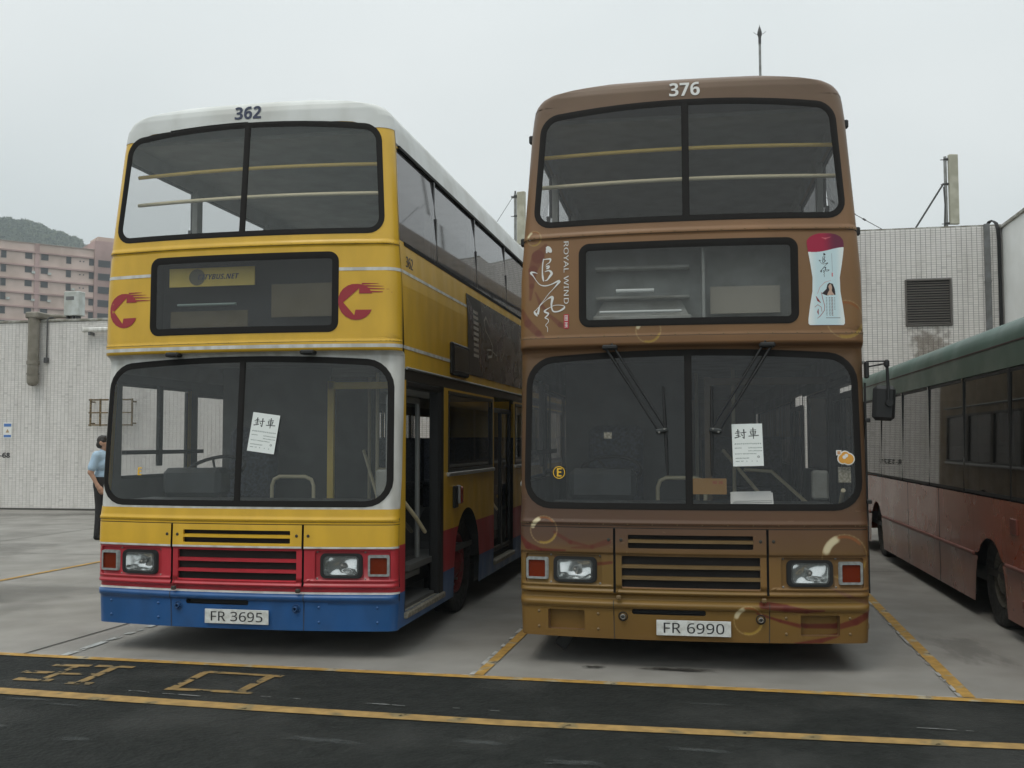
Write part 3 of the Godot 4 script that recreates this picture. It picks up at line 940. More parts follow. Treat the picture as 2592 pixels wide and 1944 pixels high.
	part(bus, "fare_box", MB.new().bbox(Vector3(0.98, 1.3, -0.62), Vector3(0.12, 0.22, 0.1), 0.015), M.box_light)
	part(bus, "stair_panel", MB.new().box(Vector3(-0.55, 1.5, -3.4), Vector3(1.1, 1.7, 0.05)), M.lining_shaded)
	for k in 5:
		for sg in [-1.0, 1.0]:
			var z := -4.9 - k * 1.0
			var sm := MB.new()
			sm.bbox(Vector3(sg * 0.7, 1.05, z), Vector3(0.86, 0.1, 0.42), 0.03); sm.bbox(Vector3(sg * 0.7, 1.38, z - 0.22), Vector3(0.86, 0.62, 0.07), 0.03)
			sm.box(Vector3(sg * 0.7, 0.82, z), Vector3(0.1, 0.38, 0.3))
			part(bus, "passenger_seat", sm, M.seat)
	for k in 7:
		for sg in [-1.0, 1.0]:
			var z := -1.6 - k * 1.1
			var sm := MB.new()
			sm.bbox(Vector3(sg * 0.66, 2.8, z), Vector3(0.84, 0.1, 0.42), 0.03); sm.bbox(Vector3(sg * 0.66, 3.05, z - 0.22), Vector3(0.84, 0.4, 0.07), 0.03)
			sm.box(Vector3(sg * 0.66, 2.6, z), Vector3(0.1, 0.36, 0.3))
			part(bus, "passenger_seat", sm, M.seat)

func doors(bus: Node, gold: bool) -> void:
	var st: Material = M.sill
	for d in [[-0.33, -1.47, 0.3], [-3.58, -4.68, 0.33]]:
		var zm: float = (d[0] + d[1]) / 2
		part(bus, "door_sill", MB.new().bbox(Vector3(1.19, d[2], zm), Vector3(0.16, 0.05, d[0] - d[1]), 0.01), st)
		part(bus, "entrance_step", MB.new().box(Vector3(0.95, d[2] + 0.02, zm), Vector3(0.5, 0.06, d[0] - d[1])), M.floor)
	var fb := MB.new()
	fb.bbox(Vector3(1.2, 1.22, -1.4), Vector3(0.1, 1.84, 0.14), 0.02)
	fb.bbox(Vector3(1.215, 1.22, -0.35), Vector3(0.05, 1.84, 0.03), 0.01)
	fb.bbox(Vector3(1.2, 2.09, -0.88), Vector3(0.1, 0.06, 1.1), 0.015)
	part(bus, "door_frame", fb, M.black)
	var leaf := func(z0: float, z1: float, x: float, metal: Material, yb: float) -> void:
		var f := MB.new()
		var zm := (z0 + z1) / 2
		for z in [z0, z1]: f.bbox(Vector3(x, (yb + 2.0) / 2, z), Vector3(0.035, 2.0 - yb, 0.045), 0.006)
		for y in [yb + 0.03, 1.985]: f.bbox(Vector3(x, y, zm), Vector3(0.033, 0.05, z0 - z1), 0.006)
		var lf := part(bus, "door_leaf", f, metal)
		var g := MB.new()
		g.quad(Vector3(x, yb + 0.05, z0), Vector3(x, yb + 0.05, z1), Vector3(x, 1.97, z1), Vector3(x, 1.97, z0))
		part(lf, "pane", g, M.dark_glass if gold else M.saloon_glass)
	if gold:
		leaf.call(-0.39, -0.87, 1.2, M.black_paint, 0.4)
		leaf.call(-0.9, -1.36, 1.2, M.black_paint, 0.4)
	else:
		leaf.call(-0.42, -1.22, 1.08, M.alloy_dull, 0.5)
	leaf.call(-3.6, -4.12, 1.2, M.black_paint, 0.42)
	leaf.call(-4.14, -4.66, 1.2, M.black_paint, 0.42)
	part(bus, "door_handrail", MB.new().tube([Vector3(1.12, 1.27, -0.42), Vector3(1.15, 1.0, -0.95), Vector3(1.14, 0.86, -1.25)], 0.017, 8), M.rail_cream)
	part(bus, "door_handrail", MB.new().tube([Vector3(1.12, 1.0, -0.44), Vector3(1.12, 0.45, -0.44)], 0.015, 8), M.rail_yellow)
	part(bus, "door_handrail", MB.new().tube([Vector3(1.2, 1.1, -3.64), Vector3(1.2, 0.95, -3.75), Vector3(1.2, 0.88, -3.95)], 0.015, 8), M.rail_cream)
	var lb := part(bus, "lamp_cluster", MB.new().bbox(Vector3(1.262, 1.13, -1.84), Vector3(0.03, 0.2, 0.12), 0.008), M.black)
	part(lb, "side_lamp", MB.new().bbox(Vector3(1.275, 1.14, -1.98), Vector3(0.035, 0.16, 0.1), 0.012), M.red_lens)
	part(lb, "lamp_trim", MB.new().bbox(Vector3(1.275, 1.15, -1.9), Vector3(0.04, 0.17, 0.03), 0.006), M.alloy)
	part(bus, "gutter_rail", MB.new().tube([Vector3(1.262, 2.205, -0.3), Vector3(1.262, 2.205, -10.3)], 0.012, 6), M.alloy_dull)

func wiper(bus: Node, sg: float) -> void:
	var zf := func(x: float, y: float) -> float: return surf(s_of(x, y), y).z
	var a := Vector3(sg * 0.575, 2.33, -0.02)
	var e := Vector3(sg * 0.19 - 0.0, 1.71, 0.0)
	e.z = zf.call(e.x, e.y) + 0.05
	var d := (e - a).normalized()
	var side := Vector3(d.y, -d.x, 0) * 0.022 * -sg
	var arm := part(bus, "wiper", MB.new().tube([a + side, e + side], [0.011, 0.008], 6), M.black)
	part(arm, "wiper_rod", MB.new().tube([a - side * 1.4, e - side * 1.1 + Vector3(0, 0.01, 0)], [0.009, 0.007], 6), M.black)
	part(arm, "wiper_joint", MB.new().bbox(e, Vector3(0.09, 0.03, 0.025), 0.008, Basis(Vector3(0, 0, 1), sg * -0.12)), M.dash)
	for k in [-1.0, 1.0]: part(arm, "joint_bolt", MB.new().cyl(e + side * k + Vector3(0, 0, 0.01), e + side * k + Vector3(0, 0, 0.022), 0.008, -1, 8), M.steel)
	var bx: float = sg * 0.165
	var p := []
	var rads := []
	for k in 9:
		var y := lerpf(2.03, 1.39, k / 8.0)
		var x := bx + (0.014 if sg < 0 else -0.004) * (k - 4) / 4.0
		p.append(Vector3(x, y, zf.call(x, y) + 0.022)); rads.append(0.007 + 0.007 * sin(PI * (k + 0.5) / 9))
	part(arm, "wiper_blade", MB.new().tube(p, rads, 6), M.black)
	part(arm, "blade_link", MB.new().tube([e, Vector3(bx, 1.71, zf.call(bx, 1.71) + 0.03)], 0.009, 6), M.black)

# ---------------------------------------------------------------- print and marks

func wrap_texture() -> ImageTexture:
	var w := 560
	var h := 938
	var r := Ras.new(w, h, Color.WHITE)
	var f := FastNoiseLite.new()
	f.seed = 4; f.frequency = 0.006; f.fractal_octaves = 3
	var stops := [[0.0, Color(0.427, 0.351, 0.287)], [0.10, Color(0.452, 0.364, 0.287)], [0.2, Color(0.503, 0.394, 0.297)], [0.3, Color(0.555, 0.420, 0.297)], [0.45, Color(0.536, 0.405, 0.266)], [0.495, Color(0.511, 0.378, 0.261)], [0.53, Color(0.409, 0.317, 0.224)], [0.76, Color(0.411, 0.312, 0.233)], [0.8, Color(0.402, 0.295, 0.215)], [0.84, Color(0.432, 0.326, 0.216)], [0.87, Color(0.484, 0.381, 0.204)], [0.93, Color(0.493, 0.381, 0.187)], [1.0, Color(0.459, 0.344, 0.173)]]
	for y in h:
		var v := y / float(h)
		var base := Color.WHITE
		for i in range(1, stops.size()):
			if v <= stops[i][0]:
				base = stops[i - 1][1].lerp(stops[i][1], (v - stops[i - 1][0]) / (stops[i][0] - stops[i - 1][0]))
				break
		for x in w:
			var u := x / float(w)
			var c := base
			var k := f.get_noise_2d(x, y * 0.7)
			if v > 0.745 and v < 0.845:      # purple brown print under the windscreen, fading to copper
				c = c.lerp(Color(0.36, 0.275, 0.225), clampf(1.15 - u * 1.6 + k * 0.5, 0, 0.85) * smoothstep(0.745, 0.76, v) * (1 - smoothstep(0.82, 0.85, v)))
			if v > 0.85 and u > 0.55: c = c.lerp(Color(0.52, 0.38, 0.235), clampf((u - 0.55) * 2.0 + k * 0.4, 0, 0.75) * (1 - smoothstep(0.9, 0.93, v)))
			var g := 1.0 + k * 0.06
			var i := (y * w + x) * 4
			r.d[i] = int(clampf(c.r * g, 0, 1) * 255); r.d[i + 1] = int(clampf(c.g * g, 0, 1) * 255); r.d[i + 2] = int(clampf(c.b * g, 0, 1) * 255)
	var at := func(x: float, y: float) -> Vector2: return Vector2((x + 1.26) / 2.52 * w, (4.42 - y) / 4.22 * h)
	var ln := func(pts: Array, c: Color) -> void:
		var q := []
		for p in pts:
			var z: Vector2 = at.call(p[0], p[1])
			q.append(Vector3(z.x, z.y, p[2] * w / 2.52))
		r.line(q, c, 2.0)
	var plum := Color(0.42, 0.23, 0.2, 0.5)
	ln.call([[-1.04, 3.1, 0.03], [-1.1, 3.02, 0.1], [-1.14, 2.92, 0.07], [-1.15, 2.8, 0.04], [-1.16, 2.7, 0.02]], plum)
	ln.call([[-1.12, 2.75, 0.01], [-1.08, 2.66, 0.03], [-1.02, 2.58, 0.02], [-0.93, 2.5, 0.04], [-0.88, 2.47, 0.02]], plum)
	ln.call([[-1.23, 2.62, 0.03], [-1.18, 2.52, 0.06], [-1.1, 2.44, 0.05], [-1.06, 2.41, 0.02]], plum)
	var red := Color(0.38, 0.15, 0.12, 0.8)
	ln.call([[-1.24, 0.93, 0.02], [-1.18, 0.865, 0.05], [-1.08, 0.84, 0.02], [-0.9, 0.84, 0.01]], red)
	ln.call([[-0.98, 0.97, 0.02], [-0.86, 0.9, 0.03], [-0.74, 0.88, 0.01]], Color(red, 0.45))
	ln.call([[-0.85, 0.86, 0.01], [-0.7, 0.87, 0.03], [-0.58, 0.91, 0.04]], Color(red, 0.45))
	ln.call([[-0.98, 0.79, 0.01], [-0.7, 0.74, 0.025], [-0.56, 0.76, 0.02]], Color(red, 0.6))
	ln.call([[0.5, 0.48, 0.05], [0.66, 0.46, 0.05], [0.8, 0.44, 0.03], [0.92, 0.445, 0.012]], red)
	ln.call([[0.46, 0.42, 0.012], [0.62, 0.37, 0.02], [0.8, 0.325, 0.03], [1.0, 0.325, 0.035], [1.14, 0.365, 0.045], [1.24, 0.42, 0.05]], red)
	ln.call([[0.72, 0.215, 0.01], [0.9, 0.235, 0.03], [1.02, 0.27, 0.015]], red)
	ln.call([[0.98, 0.6, 0.01], [1.1, 0.54, 0.03], [1.22, 0.5, 0.03]], Color(0.45, 0.3, 0.3, 0.4))
	var gold := Color(0.7, 0.58, 0.26, 0.28)
	for s in [[-1.06, 0.985, 0.1], [1.07, 0.82, 0.155], [0.4, 0.37, 0.1], [1.115, 2.5, 0.135], [-0.28, 2.44, 0.09], [-1.13, 3.16, 0.055]]:
		var p: Vector2 = at.call(s[0], s[1])
		var q: float = s[2] * w / 2.52
		r.ring(p, q, 2.2, Color(0.72, 0.63, 0.44, 0.35))
		r.ring(p, q * 0.93, q * 0.16, gold, 0.3, 1.9)
		r.ring(p, q * 0.86, q * 0.26, Color(0.85, 0.8, 0.66, 0.5), 3.4, 4.3)
		r.ring(p, q * 0.9, q * 0.12, Color(0.6, 0.36, 0.2, 0.3), 4.4, 5.6)
	for k in 60:                          # scuffs through the film
		var p := Vector2(rng.randf() * w, h * (0.74 + 0.26 * rng.randf()))
		r.line([Vector3(p.x, p.y, 0.7), Vector3(p.x + rng.randf_range(-9, 9), p.y + rng.randf_range(-2, 2), 1.0)], Color(0.75, 0.66, 0.55, 0.25))
	return r.tex()

func notice_texture() -> ImageTexture:
	var r := Ras.new(150, 212, Color(0.93, 0.95, 0.94))
	var k := Color(0.06, 0.08, 0.08)
	var gl := func(ox: float, oy: float, sc: float, strokes: Array, c: Color) -> void:
		for s in strokes:
			var q := []
			for p in s: q.append(Vector3(ox + p[0] * sc, oy + p[1] * sc, p[2] * sc))
			r.line(q, c, 0.8)
	# the two large characters of the heading
	gl.call(12, 26, 0.56, [[[18, 22, 5], [46, 18, 5]], [[8, 36, 6], [52, 33, 6]], [[32, 4, 9], [33, 40, 8]], [[16, 56, 5], [48, 53, 5]], [[33, 40, 7], [34, 72, 7]], [[6, 77, 9], [52, 66, 5]], [[60, 34, 6], [104, 28, 6]], [[84, 6, 10], [86, 50, 8], [84, 82, 9], [72, 74, 4]], [[62, 46, 5], [70, 58, 9]]], k)
	gl.call(82, 22, 0.56, [[[18, 18, 5], [66, 16, 5]], [[16, 32, 8], [22, 60, 5]], [[62, 30, 9], [56, 58, 5]], [[20, 32, 4], [62, 31, 4]], [[24, 45, 4], [58, 44, 4]], [[24, 58, 4], [58, 57, 4]], [[2, 72, 7], [86, 66, 7]], [[40, 0, 8], [41, 50, 8], [42, 94, 6]]], k)
	var rg := RandomNumberGenerator.new()
	rg.seed = 9
	for row in [[100, 12, 138, 6, 0.5], [121, 12, 40, 4, 0.35], [121, 78, 140, 4, 0.4], [136, 78, 140, 4, 0.35], [150, 12, 40, 4, 0.3], [150, 50, 112, 4, 0.4], [172, 14, 80, 4, 0.45], [187, 14, 28, 4, 0.4], [187, 40, 48, 4, 0.3], [187, 66, 70, 4, 0.3], [187, 92, 96, 3, 0.3], [187, 116, 122, 4, 0.3]]:
		var x: float = row[1]
		while x < row[2]:                 # lines of small print: short crossed strokes
			var s: float = row[3]
			var c := Color(0.1, 0.16, 0.14, row[4] + 0.3)
			for q in 3: r.line([Vector3(x, row[0] + rg.randf_range(-s, s) / 2, 0.8), Vector3(x + s, row[0] + rg.randf_range(-s, s) / 2, 0.8)], c)
			r.line([Vector3(x + s * rg.randf(), row[0] - s / 2, 0.8), Vector3(x + s * rg.randf(), row[0] + s / 2, 0.8)], c)
			x += s * 1.7
	r.ring(Vector2(126, 166), 5, 1.5, Color(0.3, 0.3, 0.3, 0.7)); r.line([Vector3(122, 166, 1.5), Vector3(130, 166, 1.5)], Color(0.3, 0.3, 0.3, 0.7))
	return r.tex()

func bottle_texture() -> ImageTexture:
	var w := 150
	var h := 380
	var r := Ras.new(w, h, Color(0.86, 0.93, 0.94))
	for y in h:
		for x in w:
			var u := x / float(w)
			var c := Color(0.82, 0.91, 0.93).lerp(Color(0.95, 0.97, 0.96), smoothstep(0.3, 0.0, u) + smoothstep(0.72, 1.0, u))
			var cap := 76 - 14 * u + 5 * sin(u * 5.0)
			if y < cap: c = Color(0.66, 0.1, 0.25).lerp(Color(0.42, 0.13, 0.25), smoothstep(0.4, 0.8, u))
			var i := (y * w + x) * 4
			r.d[i] = int(c.r * 255); r.d[i + 1] = int(c.g * 255); r.d[i + 2] = int(c.b * 255)
	r.line([Vector3(62, 18, 3), Vector3(76, 22, 7), Vector3(96, 16, 3)], Color(0.85, 0.5, 0.5, 0.7))
	var k := Color(0.1, 0.12, 0.14)
	for s in calligraphy():
		var q := []
		for p in s: q.append(Vector3(48 + (p.x - 140) * 0.085, 84 + (p.y - 315) * 0.083, maxf(p.z * 0.1, 1.1)))
		r.line(q, k, 0.8)
	r.line([Vector3(100, 84, 1.4), Vector3(102, 160, 1.4)], Color(0.4, 0.42, 0.45, 0.6), 1.5)
	r.line([Vector3(101, 166, 5), Vector3(101, 178, 5)], Color(0.8, 0.3, 0.3, 0.7))
	r.fill(PackedVector2Array([Vector2(88, 206), Vector2(80, 214), Vector2(76, 232), Vector2(58, 250), Vector2(76, 258), Vector2(112, 256), Vector2(110, 232), Vector2(102, 210)]), Color(0.16, 0.11, 0.12))
	r.fill(PackedVector2Array([Vector2(88, 212), Vector2(84, 222), Vector2(88, 236), Vector2(82, 246), Vector2(78, 257), Vector2(108, 256), Vector2(98, 240), Vector2(99, 222), Vector2(95, 211)]), Color(0.8, 0.68, 0.6))
	var cr := Color(0.55, 0.18, 0.18, 0.85)
	r.line([Vector3(94, 196, 1), Vector3(70, 204, 2), Vector3(50, 224, 1.5), Vector3(40, 250, 1.5)], Color(0.75, 0.45, 0.45, 0.7))
	r.line([Vector3(56, 246, 2), Vector3(60, 270, 2), Vector3(68, 300, 2), Vector3(66, 320, 2), Vector3(50, 342, 2), Vector3(38, 352, 1)], cr)
	r.line([Vector3(34, 262, 2), Vector3(42, 278, 8), Vector3(52, 288, 2)], cr)
	r.line([Vector3(28, 306, 1.5), Vector3(40, 296, 1.5), Vector3(54, 306, 1.5), Vector3(56, 324, 1.5)], cr)
	r.line([Vector3(42, 314, 2), Vector3(40, 326, 6), Vector3(42, 336, 2)], cr)
	for e in [[76, 266, 340, 4], [88, 266, 342, 5], [98, 266, 342, 6], [108, 266, 320, 3]]:
		var y: float = e[1]
		while y < e[2]:
			r.line([Vector3(e[0] - 2, y, e[3] * 0.5), Vector3(e[0] + 2, y + 2, e[3] * 0.5)], Color(0.35, 0.2, 0.2, 0.75) if e[0] == 98 else Color(0.3, 0.32, 0.35, 0.75))
			y += 6
	r.line([Vector3(74, 350, 4), Vector3(128, 350, 4)], Color(0.4, 0.42, 0.45, 0.5))
	return r.tex()

func calligraphy() -> Array:        # the brush strokes of the two large characters
	return [
		[Vector3(378, 318, 30), Vector3(400, 345, 62), Vector3(432, 380, 50), Vector3(455, 388, 12)],
		[Vector3(385, 360, 40), Vector3(374, 424, 6)],
		[Vector3(335, 480, 12), Vector3(322, 560, 15), Vector3(318, 660, 16), Vector3(325, 740, 24), Vector3(340, 800, 6)],
		[Vector3(330, 490, 11), Vector3(400, 485, 15), Vector3(430, 490, 24), Vector3(420, 530, 14), Vector3(380, 555, 9), Vector3(362, 580, 6)],
		[Vector3(366, 592, 12), Vector3(405, 582, 26), Vector3(400, 606, 24), Vector3(360, 620, 9)],
		[Vector3(352, 655, 8), Vector3(410, 642, 20), Vector3(446, 680, 32), Vector3(420, 722, 28), Vector3(380, 770, 15), Vector3(340, 776, 7)],
		[Vector3(250, 676, 4), Vector3(205, 656, 15), Vector3(158, 660, 30), Vector3(190, 704, 12), Vector3(240, 780, 8), Vector3(290, 830, 11), Vector3(360, 846, 15), Vector3(440, 830, 13), Vector3(520, 796, 22), Vector3(552, 795, 34), Vector3(520, 836, 20), Vector3(470, 890, 9), Vector3(400, 960, 7), Vector3(330, 1050, 7), Vector3(280, 1112, 13), Vector3(264, 1180, 26), Vector3(248, 1242, 28)],
		[Vector3(248, 1250, 10), Vector3(222, 1218, 32), Vector3(205, 1190, 18), Vector3(230, 1166, 9), Vector3(300, 1096, 7), Vector3(380, 1030, 7), Vector3(430, 1004, 26), Vector3(457, 1010, 36), Vector3(442, 1090, 24), Vector3(446, 1150, 18), Vector3(470, 1196, 18), Vector3(540, 1196, 18), Vector3(606, 1162, 26), Vector3(618, 1132, 12), Vector3(560, 1115, 8), Vector3(480, 1115, 8), Vector3(400, 1150, 9), Vector3(345, 1186, 22), Vector3(370, 1206, 22), Vector3(402, 1222, 20), Vector3(370, 1260, 15), Vector3(352, 1276, 13), Vector3(398, 1302, 11), Vector3(393, 1340, 8), Vector3(360, 1376, 7), Vector3(388, 1412, 7), Vector3(383, 1490, 4)],
	]

func yellow_marks(bus: Node) -> void:
	for e in [[2.945, 2.97], [2.354, 2.381]]:
		var sp := [[-2.0, 2.0]] if e[0] < 2.5 else [[-2.0, s_of(-0.79, 2.95)], [s_of(0.79, 2.95), 2.0]]
		for s in sp: part(bus, "white_stripe", band(MB.new(), s[0], s[1], [e[0], e[1]], 0.0018), M.white)
		for sg in [-1.0, 1.0]:
			var z1 := -2.36 if sg > 0 else -LONG
			var mb := MB.new()
			mb.quad_out(Vector3(sg * (half(e[0]) + 0.0025), e[0], -0.25), Vector3(sg * (half(e[0]) + 0.0025), e[0], z1), Vector3(sg * (half(e[1]) + 0.0025), e[1], z1), Vector3(sg * (half(e[1]) + 0.0025), e[1], -0.25), Vector3(sg, 0, 0))
			part(bus, "white_stripe", mb, M.white)
	# white of the roof brought down to the top corners of the windscreen
	var mb := MB.new()
	var ss := s_list(-2, 2)
	for s in ss:
		var x: float = surf(s, 4.14).x
		var low := 4.082
		if absf(x) < 1.06: low = maxf(low, 4.112 + 0.058 * (1 - pow(x / 1.08, 2.0)) - (0.0 if absf(x) < 0.92 else 0.12 * pow((absf(x) - 0.92) / 0.14, 2.0)))
		put(mb, s, low, 0.004); put(mb, s, 4.14, 0.004); put(mb, s, 4.186, 0.004)
	for k in ss.size() - 1:
		var a := k * 3
		for q in 2: mb.t3(a + q, a + 3 + q, a + 4 + q); mb.t3(a + q, a + 4 + q, a + 1 + q)
	part(bus, "white_brow", mb, M.roof_white)
	flat_text(bus, "fleet_number", text("362", 0.1, "Droid Sans", 600, 0.002), M.ink_blue, -0.005, 4.243, 0.003)
	var sn := part(bus, "fleet_number", text("362", 0.085, "Droid Sans", 500, 0.002), M.ink_blue, Transform3D(Basis(Vector3(0, 1, 0), PI / 2), Vector3(half(3.05) + 0.004, 3.05, -0.46)))
	for sd in [0, 1]:
		var f := at_front(0.0026)
		var cv := func(x: float, y: float) -> Vector2:
			return Vector2(0.785 + (x - 622) * 0.00131, 2.841 - (y - 1217) * 0.001284) if sd == 1 else Vector2(-1.176 + (x - 622) * 0.0013, 2.825 - (y - 1217) * 0.001284)
		var o := PackedVector2Array()
		for p in [[822, 1275], [745, 1275], [745, 1243], [652, 1327], [718, 1405], [725, 1372], [820, 1372], [808, 1395], [785, 1417], [757, 1430], [725, 1433], [697, 1428], [668, 1413], [645, 1390], [630, 1362], [623, 1330], [624, 1298], [634, 1270], [652, 1245], [678, 1227], [705, 1218], [740, 1217], [775, 1224], [802, 1243]]: o.append(cv.call(p[0], p[1]))
		var lg := part(bus, "emblem", MB.new().poly(o, f), M.emblem_red)
		mb = MB.new()
		for q in [[760, 1216, 860, 1215], [780, 1229, 890, 1232], [800, 1245, 920, 1250], [815, 1264, 935, 1268]]:
			var a: Vector2 = cv.call(q[0], q[1])
			var b: Vector2 = cv.call(q[2], q[3])
			mb.ribbon([Vector3(a.x, a.y, 0.011), Vector3(lerpf(a.x, b.x, 0.5), lerpf(a.y, b.y, 0.5), 0.007), Vector3(b.x, b.y, 0.002)], f)
		part(lg, "speed_line", mb, M.emblem_red)
	# advertisement on the near flank
	mb = MB.new()
	for q in [[2.292, 2.4], [2.4, 2.85], [2.85, 3.09]]: mb.quad_out(Vector3(half(q[0]) + 0.004, q[0], -2.36), Vector3(half(q[0]) + 0.004, q[0], -9.0), Vector3(half(q[1]) + 0.004, q[1], -9.0), Vector3(half(q[1]) + 0.004, q[1], -2.36), Vector3(1, 0, 0))
	var ad := part(bus, "advertisement", mb, M.advert)
	var fl := func(p: Vector2) -> Array: return [Vector3(half(p.y) + 0.007, p.y, -p.x), Vector3(1, 0, 0)]
	mb = MB.new()
	mb.poly(PackedVector2Array([Vector2(2.362, 2.293), Vector2(3.0, 2.293), Vector2(3.0, 2.85), Vector2(3.0, 3.088), Vector2(2.362, 3.088), Vector2(2.362, 2.85)]), func(p: Vector2) -> Array: return [Vector3(half(p.y) + 0.0055, p.y, -p.x), Vector3(1, 0, 0)])
	part(ad, "dark_strip", mb, M.advert_dark)
	mb = MB.new()
	mb.ribbon([Vector3(3.35, 2.86, 0.012), Vector3(3.2, 2.95, 0.03), Vector3(3.1, 2.9, 0.035), Vector3(3.15, 2.8, 0.02), Vector3(3.35, 2.74, 0.012), Vector3(3.5, 2.66, 0.02), Vector3(3.45, 2.55, 0.03), Vector3(3.25, 2.53, 0.03), Vector3(3.2, 2.6, 0.02), Vector3(3.4, 2.62, 0.012), Vector3(3.7, 2.58, 0.012)], fl)
	mb.ribbon([Vector3(3.75, 2.7, 0.015), Vector3(3.72, 2.52, 0.015)], fl); mb.ribbon([Vector3(3.85, 2.66, 0.015), Vector3(3.95, 2.54, 0.015), Vector3(4.1, 2.64, 0.015)], fl)
	part(ad, "advert_script", mb, M.advert_pale)
	mb = MB.new()
	for k in 9:
		var y := 2.94 - k * 0.055
		mb.ribbon([Vector3(2.6, y, 0.03), Vector3(2.82, y, 0.03)], fl)
	part(ad, "advert_small_print", mb, M.advert_pale)

func gold_marks(bus: Node) -> void:
	flat_text(bus, "fleet_number", text("376", 0.1, "Droid Sans", 700, 0.002), M.print_white, 0.0, 4.24, 0.003)
	var f := at_front(0.0026)
	var mb := MB.new()
	for s in calligraphy():
		var q := []
		for i in s.size() - 1:
			for k in 3:
				var t: float = k / 3.0
				var c: Vector3 = s[i].cubic_interpolate(s[i + 1], s[maxi(i - 1, 0)], s[mini(i + 2, s.size() - 1)], t)
				q.append(Vector3(-1.165 + (c.x - 140) * 0.000559, 3.094 - (c.y - 315) * 0.00056, maxf(c.z, 4) * 0.00058))
		mb.ribbon(q, f)
	part(bus, "brush_lettering", mb, M.print_white)
	var t := text("ROYAL WIND", 0.036, "Droid Sans", 400, 0.0015)
	var o := flat_text(bus, "vertical_lettering", t, M.print_white, -0.884, 2.89, 0.0025, -PI / 2)
	var wd: float = t.get_aabb().size.x
	if wd > 0: o.transform.basis = o.transform.basis * Basis.from_scale(Vector3(0.468 / wd, 1, 1))
	mb = MB.new()
	mb.poly(PackedVector2Array([Vector2(-0.903, 2.47), Vector2(-0.865, 2.47), Vector2(-0.865, 2.576), Vector2(-0.903, 2.576)]), f)
	var seal := part(bus, "red_seal", mb, M.seal)
	mb = MB.new()
	var f2 := at_front(0.0036)
	for k in 4:
		mb.ribbon([Vector3(-0.896, 2.566 - k * 0.012, 0.004), Vector3(-0.872, 2.566 - k * 0.012, 0.004)], f2)
		mb.ribbon([Vector3(-0.896, 2.514 - k * 0.011, 0.004), Vector3(-0.872, 2.514 - k * 0.011, 0.004)], f2)
	for x in [-0.894, -0.884, -0.875]: mb.ribbon([Vector3(x, 2.568, 0.003), Vector3(x, 2.528, 0.003)], f2)
	mb.ribbon([Vector3(-0.884, 2.516, 0.004), Vector3(-0.884, 2.48, 0.004)], f2)
	part(seal, "seal_marks", mb, M.print_white)
	# bottle print
	var ed := [[3.121, 0.94, 1.02], [3.112, 0.905, 1.06], [3.095, 0.872, 1.09], [3.07, 0.851, 1.108], [3.045, 0.85, 1.112], [3.0, 0.857, 1.11], [2.9, 0.873, 1.096], [2.8, 0.887, 1.079], [2.7, 0.884, 1.081], [2.6, 0.866, 1.096], [2.5, 0.852, 1.108], [2.47, 0.852, 1.108], [2.458, 0.862, 1.1]]
	mb = MB.new()
	for e in ed:
		for k in 7:
			var x := lerpf(e[1], e[2], k / 6.0)
			var r := on(s_of(x, e[0]), e[0], 0.0024)
			mb.vert(r[0], r[1], Vector2((x - 0.85) / 0.262, (3.121 - e[0]) / 0.663))
	for j in ed.size() - 1:
		for k in 6:
			var a := j * 7 + k
			mb.t3(a, a + 7, a + 8); mb.t3(a, a + 8, a + 1)
	part(bus, "bottle_print", mb, M.bottle)
	for sg in [-1.0, 1.0]: wiper(bus, sg)
	# nearside mirror
	var mr := part(bus, "mirror_head", MB.new().bbox(Vector3(1.372, 1.9, -0.17), Vector3(0.155, 0.25, 0.06), 0.025, Basis(Vector3(0, 0, 1), -0.06)), M.black)
	var am := MB.new()
	am.bbox(Vector3(1.262, 2.14, -0.19), Vector3(0.03, 0.12, 0.05), 0.008)
	am.tube([Vector3(1.26, 2.2, -0.18), Vector3(1.39, 2.198, -0.14)], 0.0065, 6)
	am.tube([Vector3(1.26, 2.16, -0.18), Vector3(1.39, 2.182, -0.14)], 0.0065, 6)
	am.bbox(Vector3(1.39, 2.18, -0.13), Vector3(0.035, 0.055, 0.04), 0.01)
	am.tube([Vector3(1.392, 2.17, -0.13), Vector3(1.4, 1.9, -0.135)], 0.011, 8)
	am.cyl(Vector3(1.402, 1.9, -0.14), Vector3(1.402, 1.9, -0.115), 0.024)
	part(bus, "mirror_arm", am, M.black)
	for y in [1.78, 1.2]: part(bus, "door_hinge", MB.new().bbox(Vector3(1.262, y, -0.2), Vector3(0.04, 0.03, 0.03), 0.006), M.black)
	part(bus, "door_edge", MB.new().box(Vector3(1.256, 1.3, -0.235), Vector3(0.012, 1.5, 0.02)), M.black)
	# stickers behind the screen
	var st := at_front(0.006)
	mb = MB.new()
	mb.poly(PackedVector2Array([Vector2(1.028, 1.53), Vector2(1.066, 1.53), Vector2(1.066, 1.567), Vector2(1.028, 1.567)]), st)
	part(bus, "square_sticker", mb, M.print_white)
	mb = MB.new()
	mb.poly(PackedVector2Array([Vector2(1.036, 1.537), Vector2(1.058, 1.537), Vector2(1.058, 1.56), Vector2(1.036, 1.56)]), at_front(0.0075))
	part(bus, "square_sticker", mb, M.peach)
	var cloud := func(grow: float, z: float, m: Material) -> void:
		for c in [[1.073, 1.506, 0.031], [1.09, 1.527, 0.029], [1.112, 1.505, 0.037]]:
			var q := MB.new()
			var p := PackedVector2Array()
			for k in 18: p.append(Vector2(c[0] + cos(TAU * k / 18) * (c[2] + grow), c[1] + sin(TAU * k / 18) * (c[2] + grow)))
			part(bus, "cloud_sticker", q.poly(p, at_front(z + c[2] * 0.02)), m)
	cloud.call(0.008, 0.006, M.print_white); cloud.call(0.0, 0.0085, M.sticker_orange)
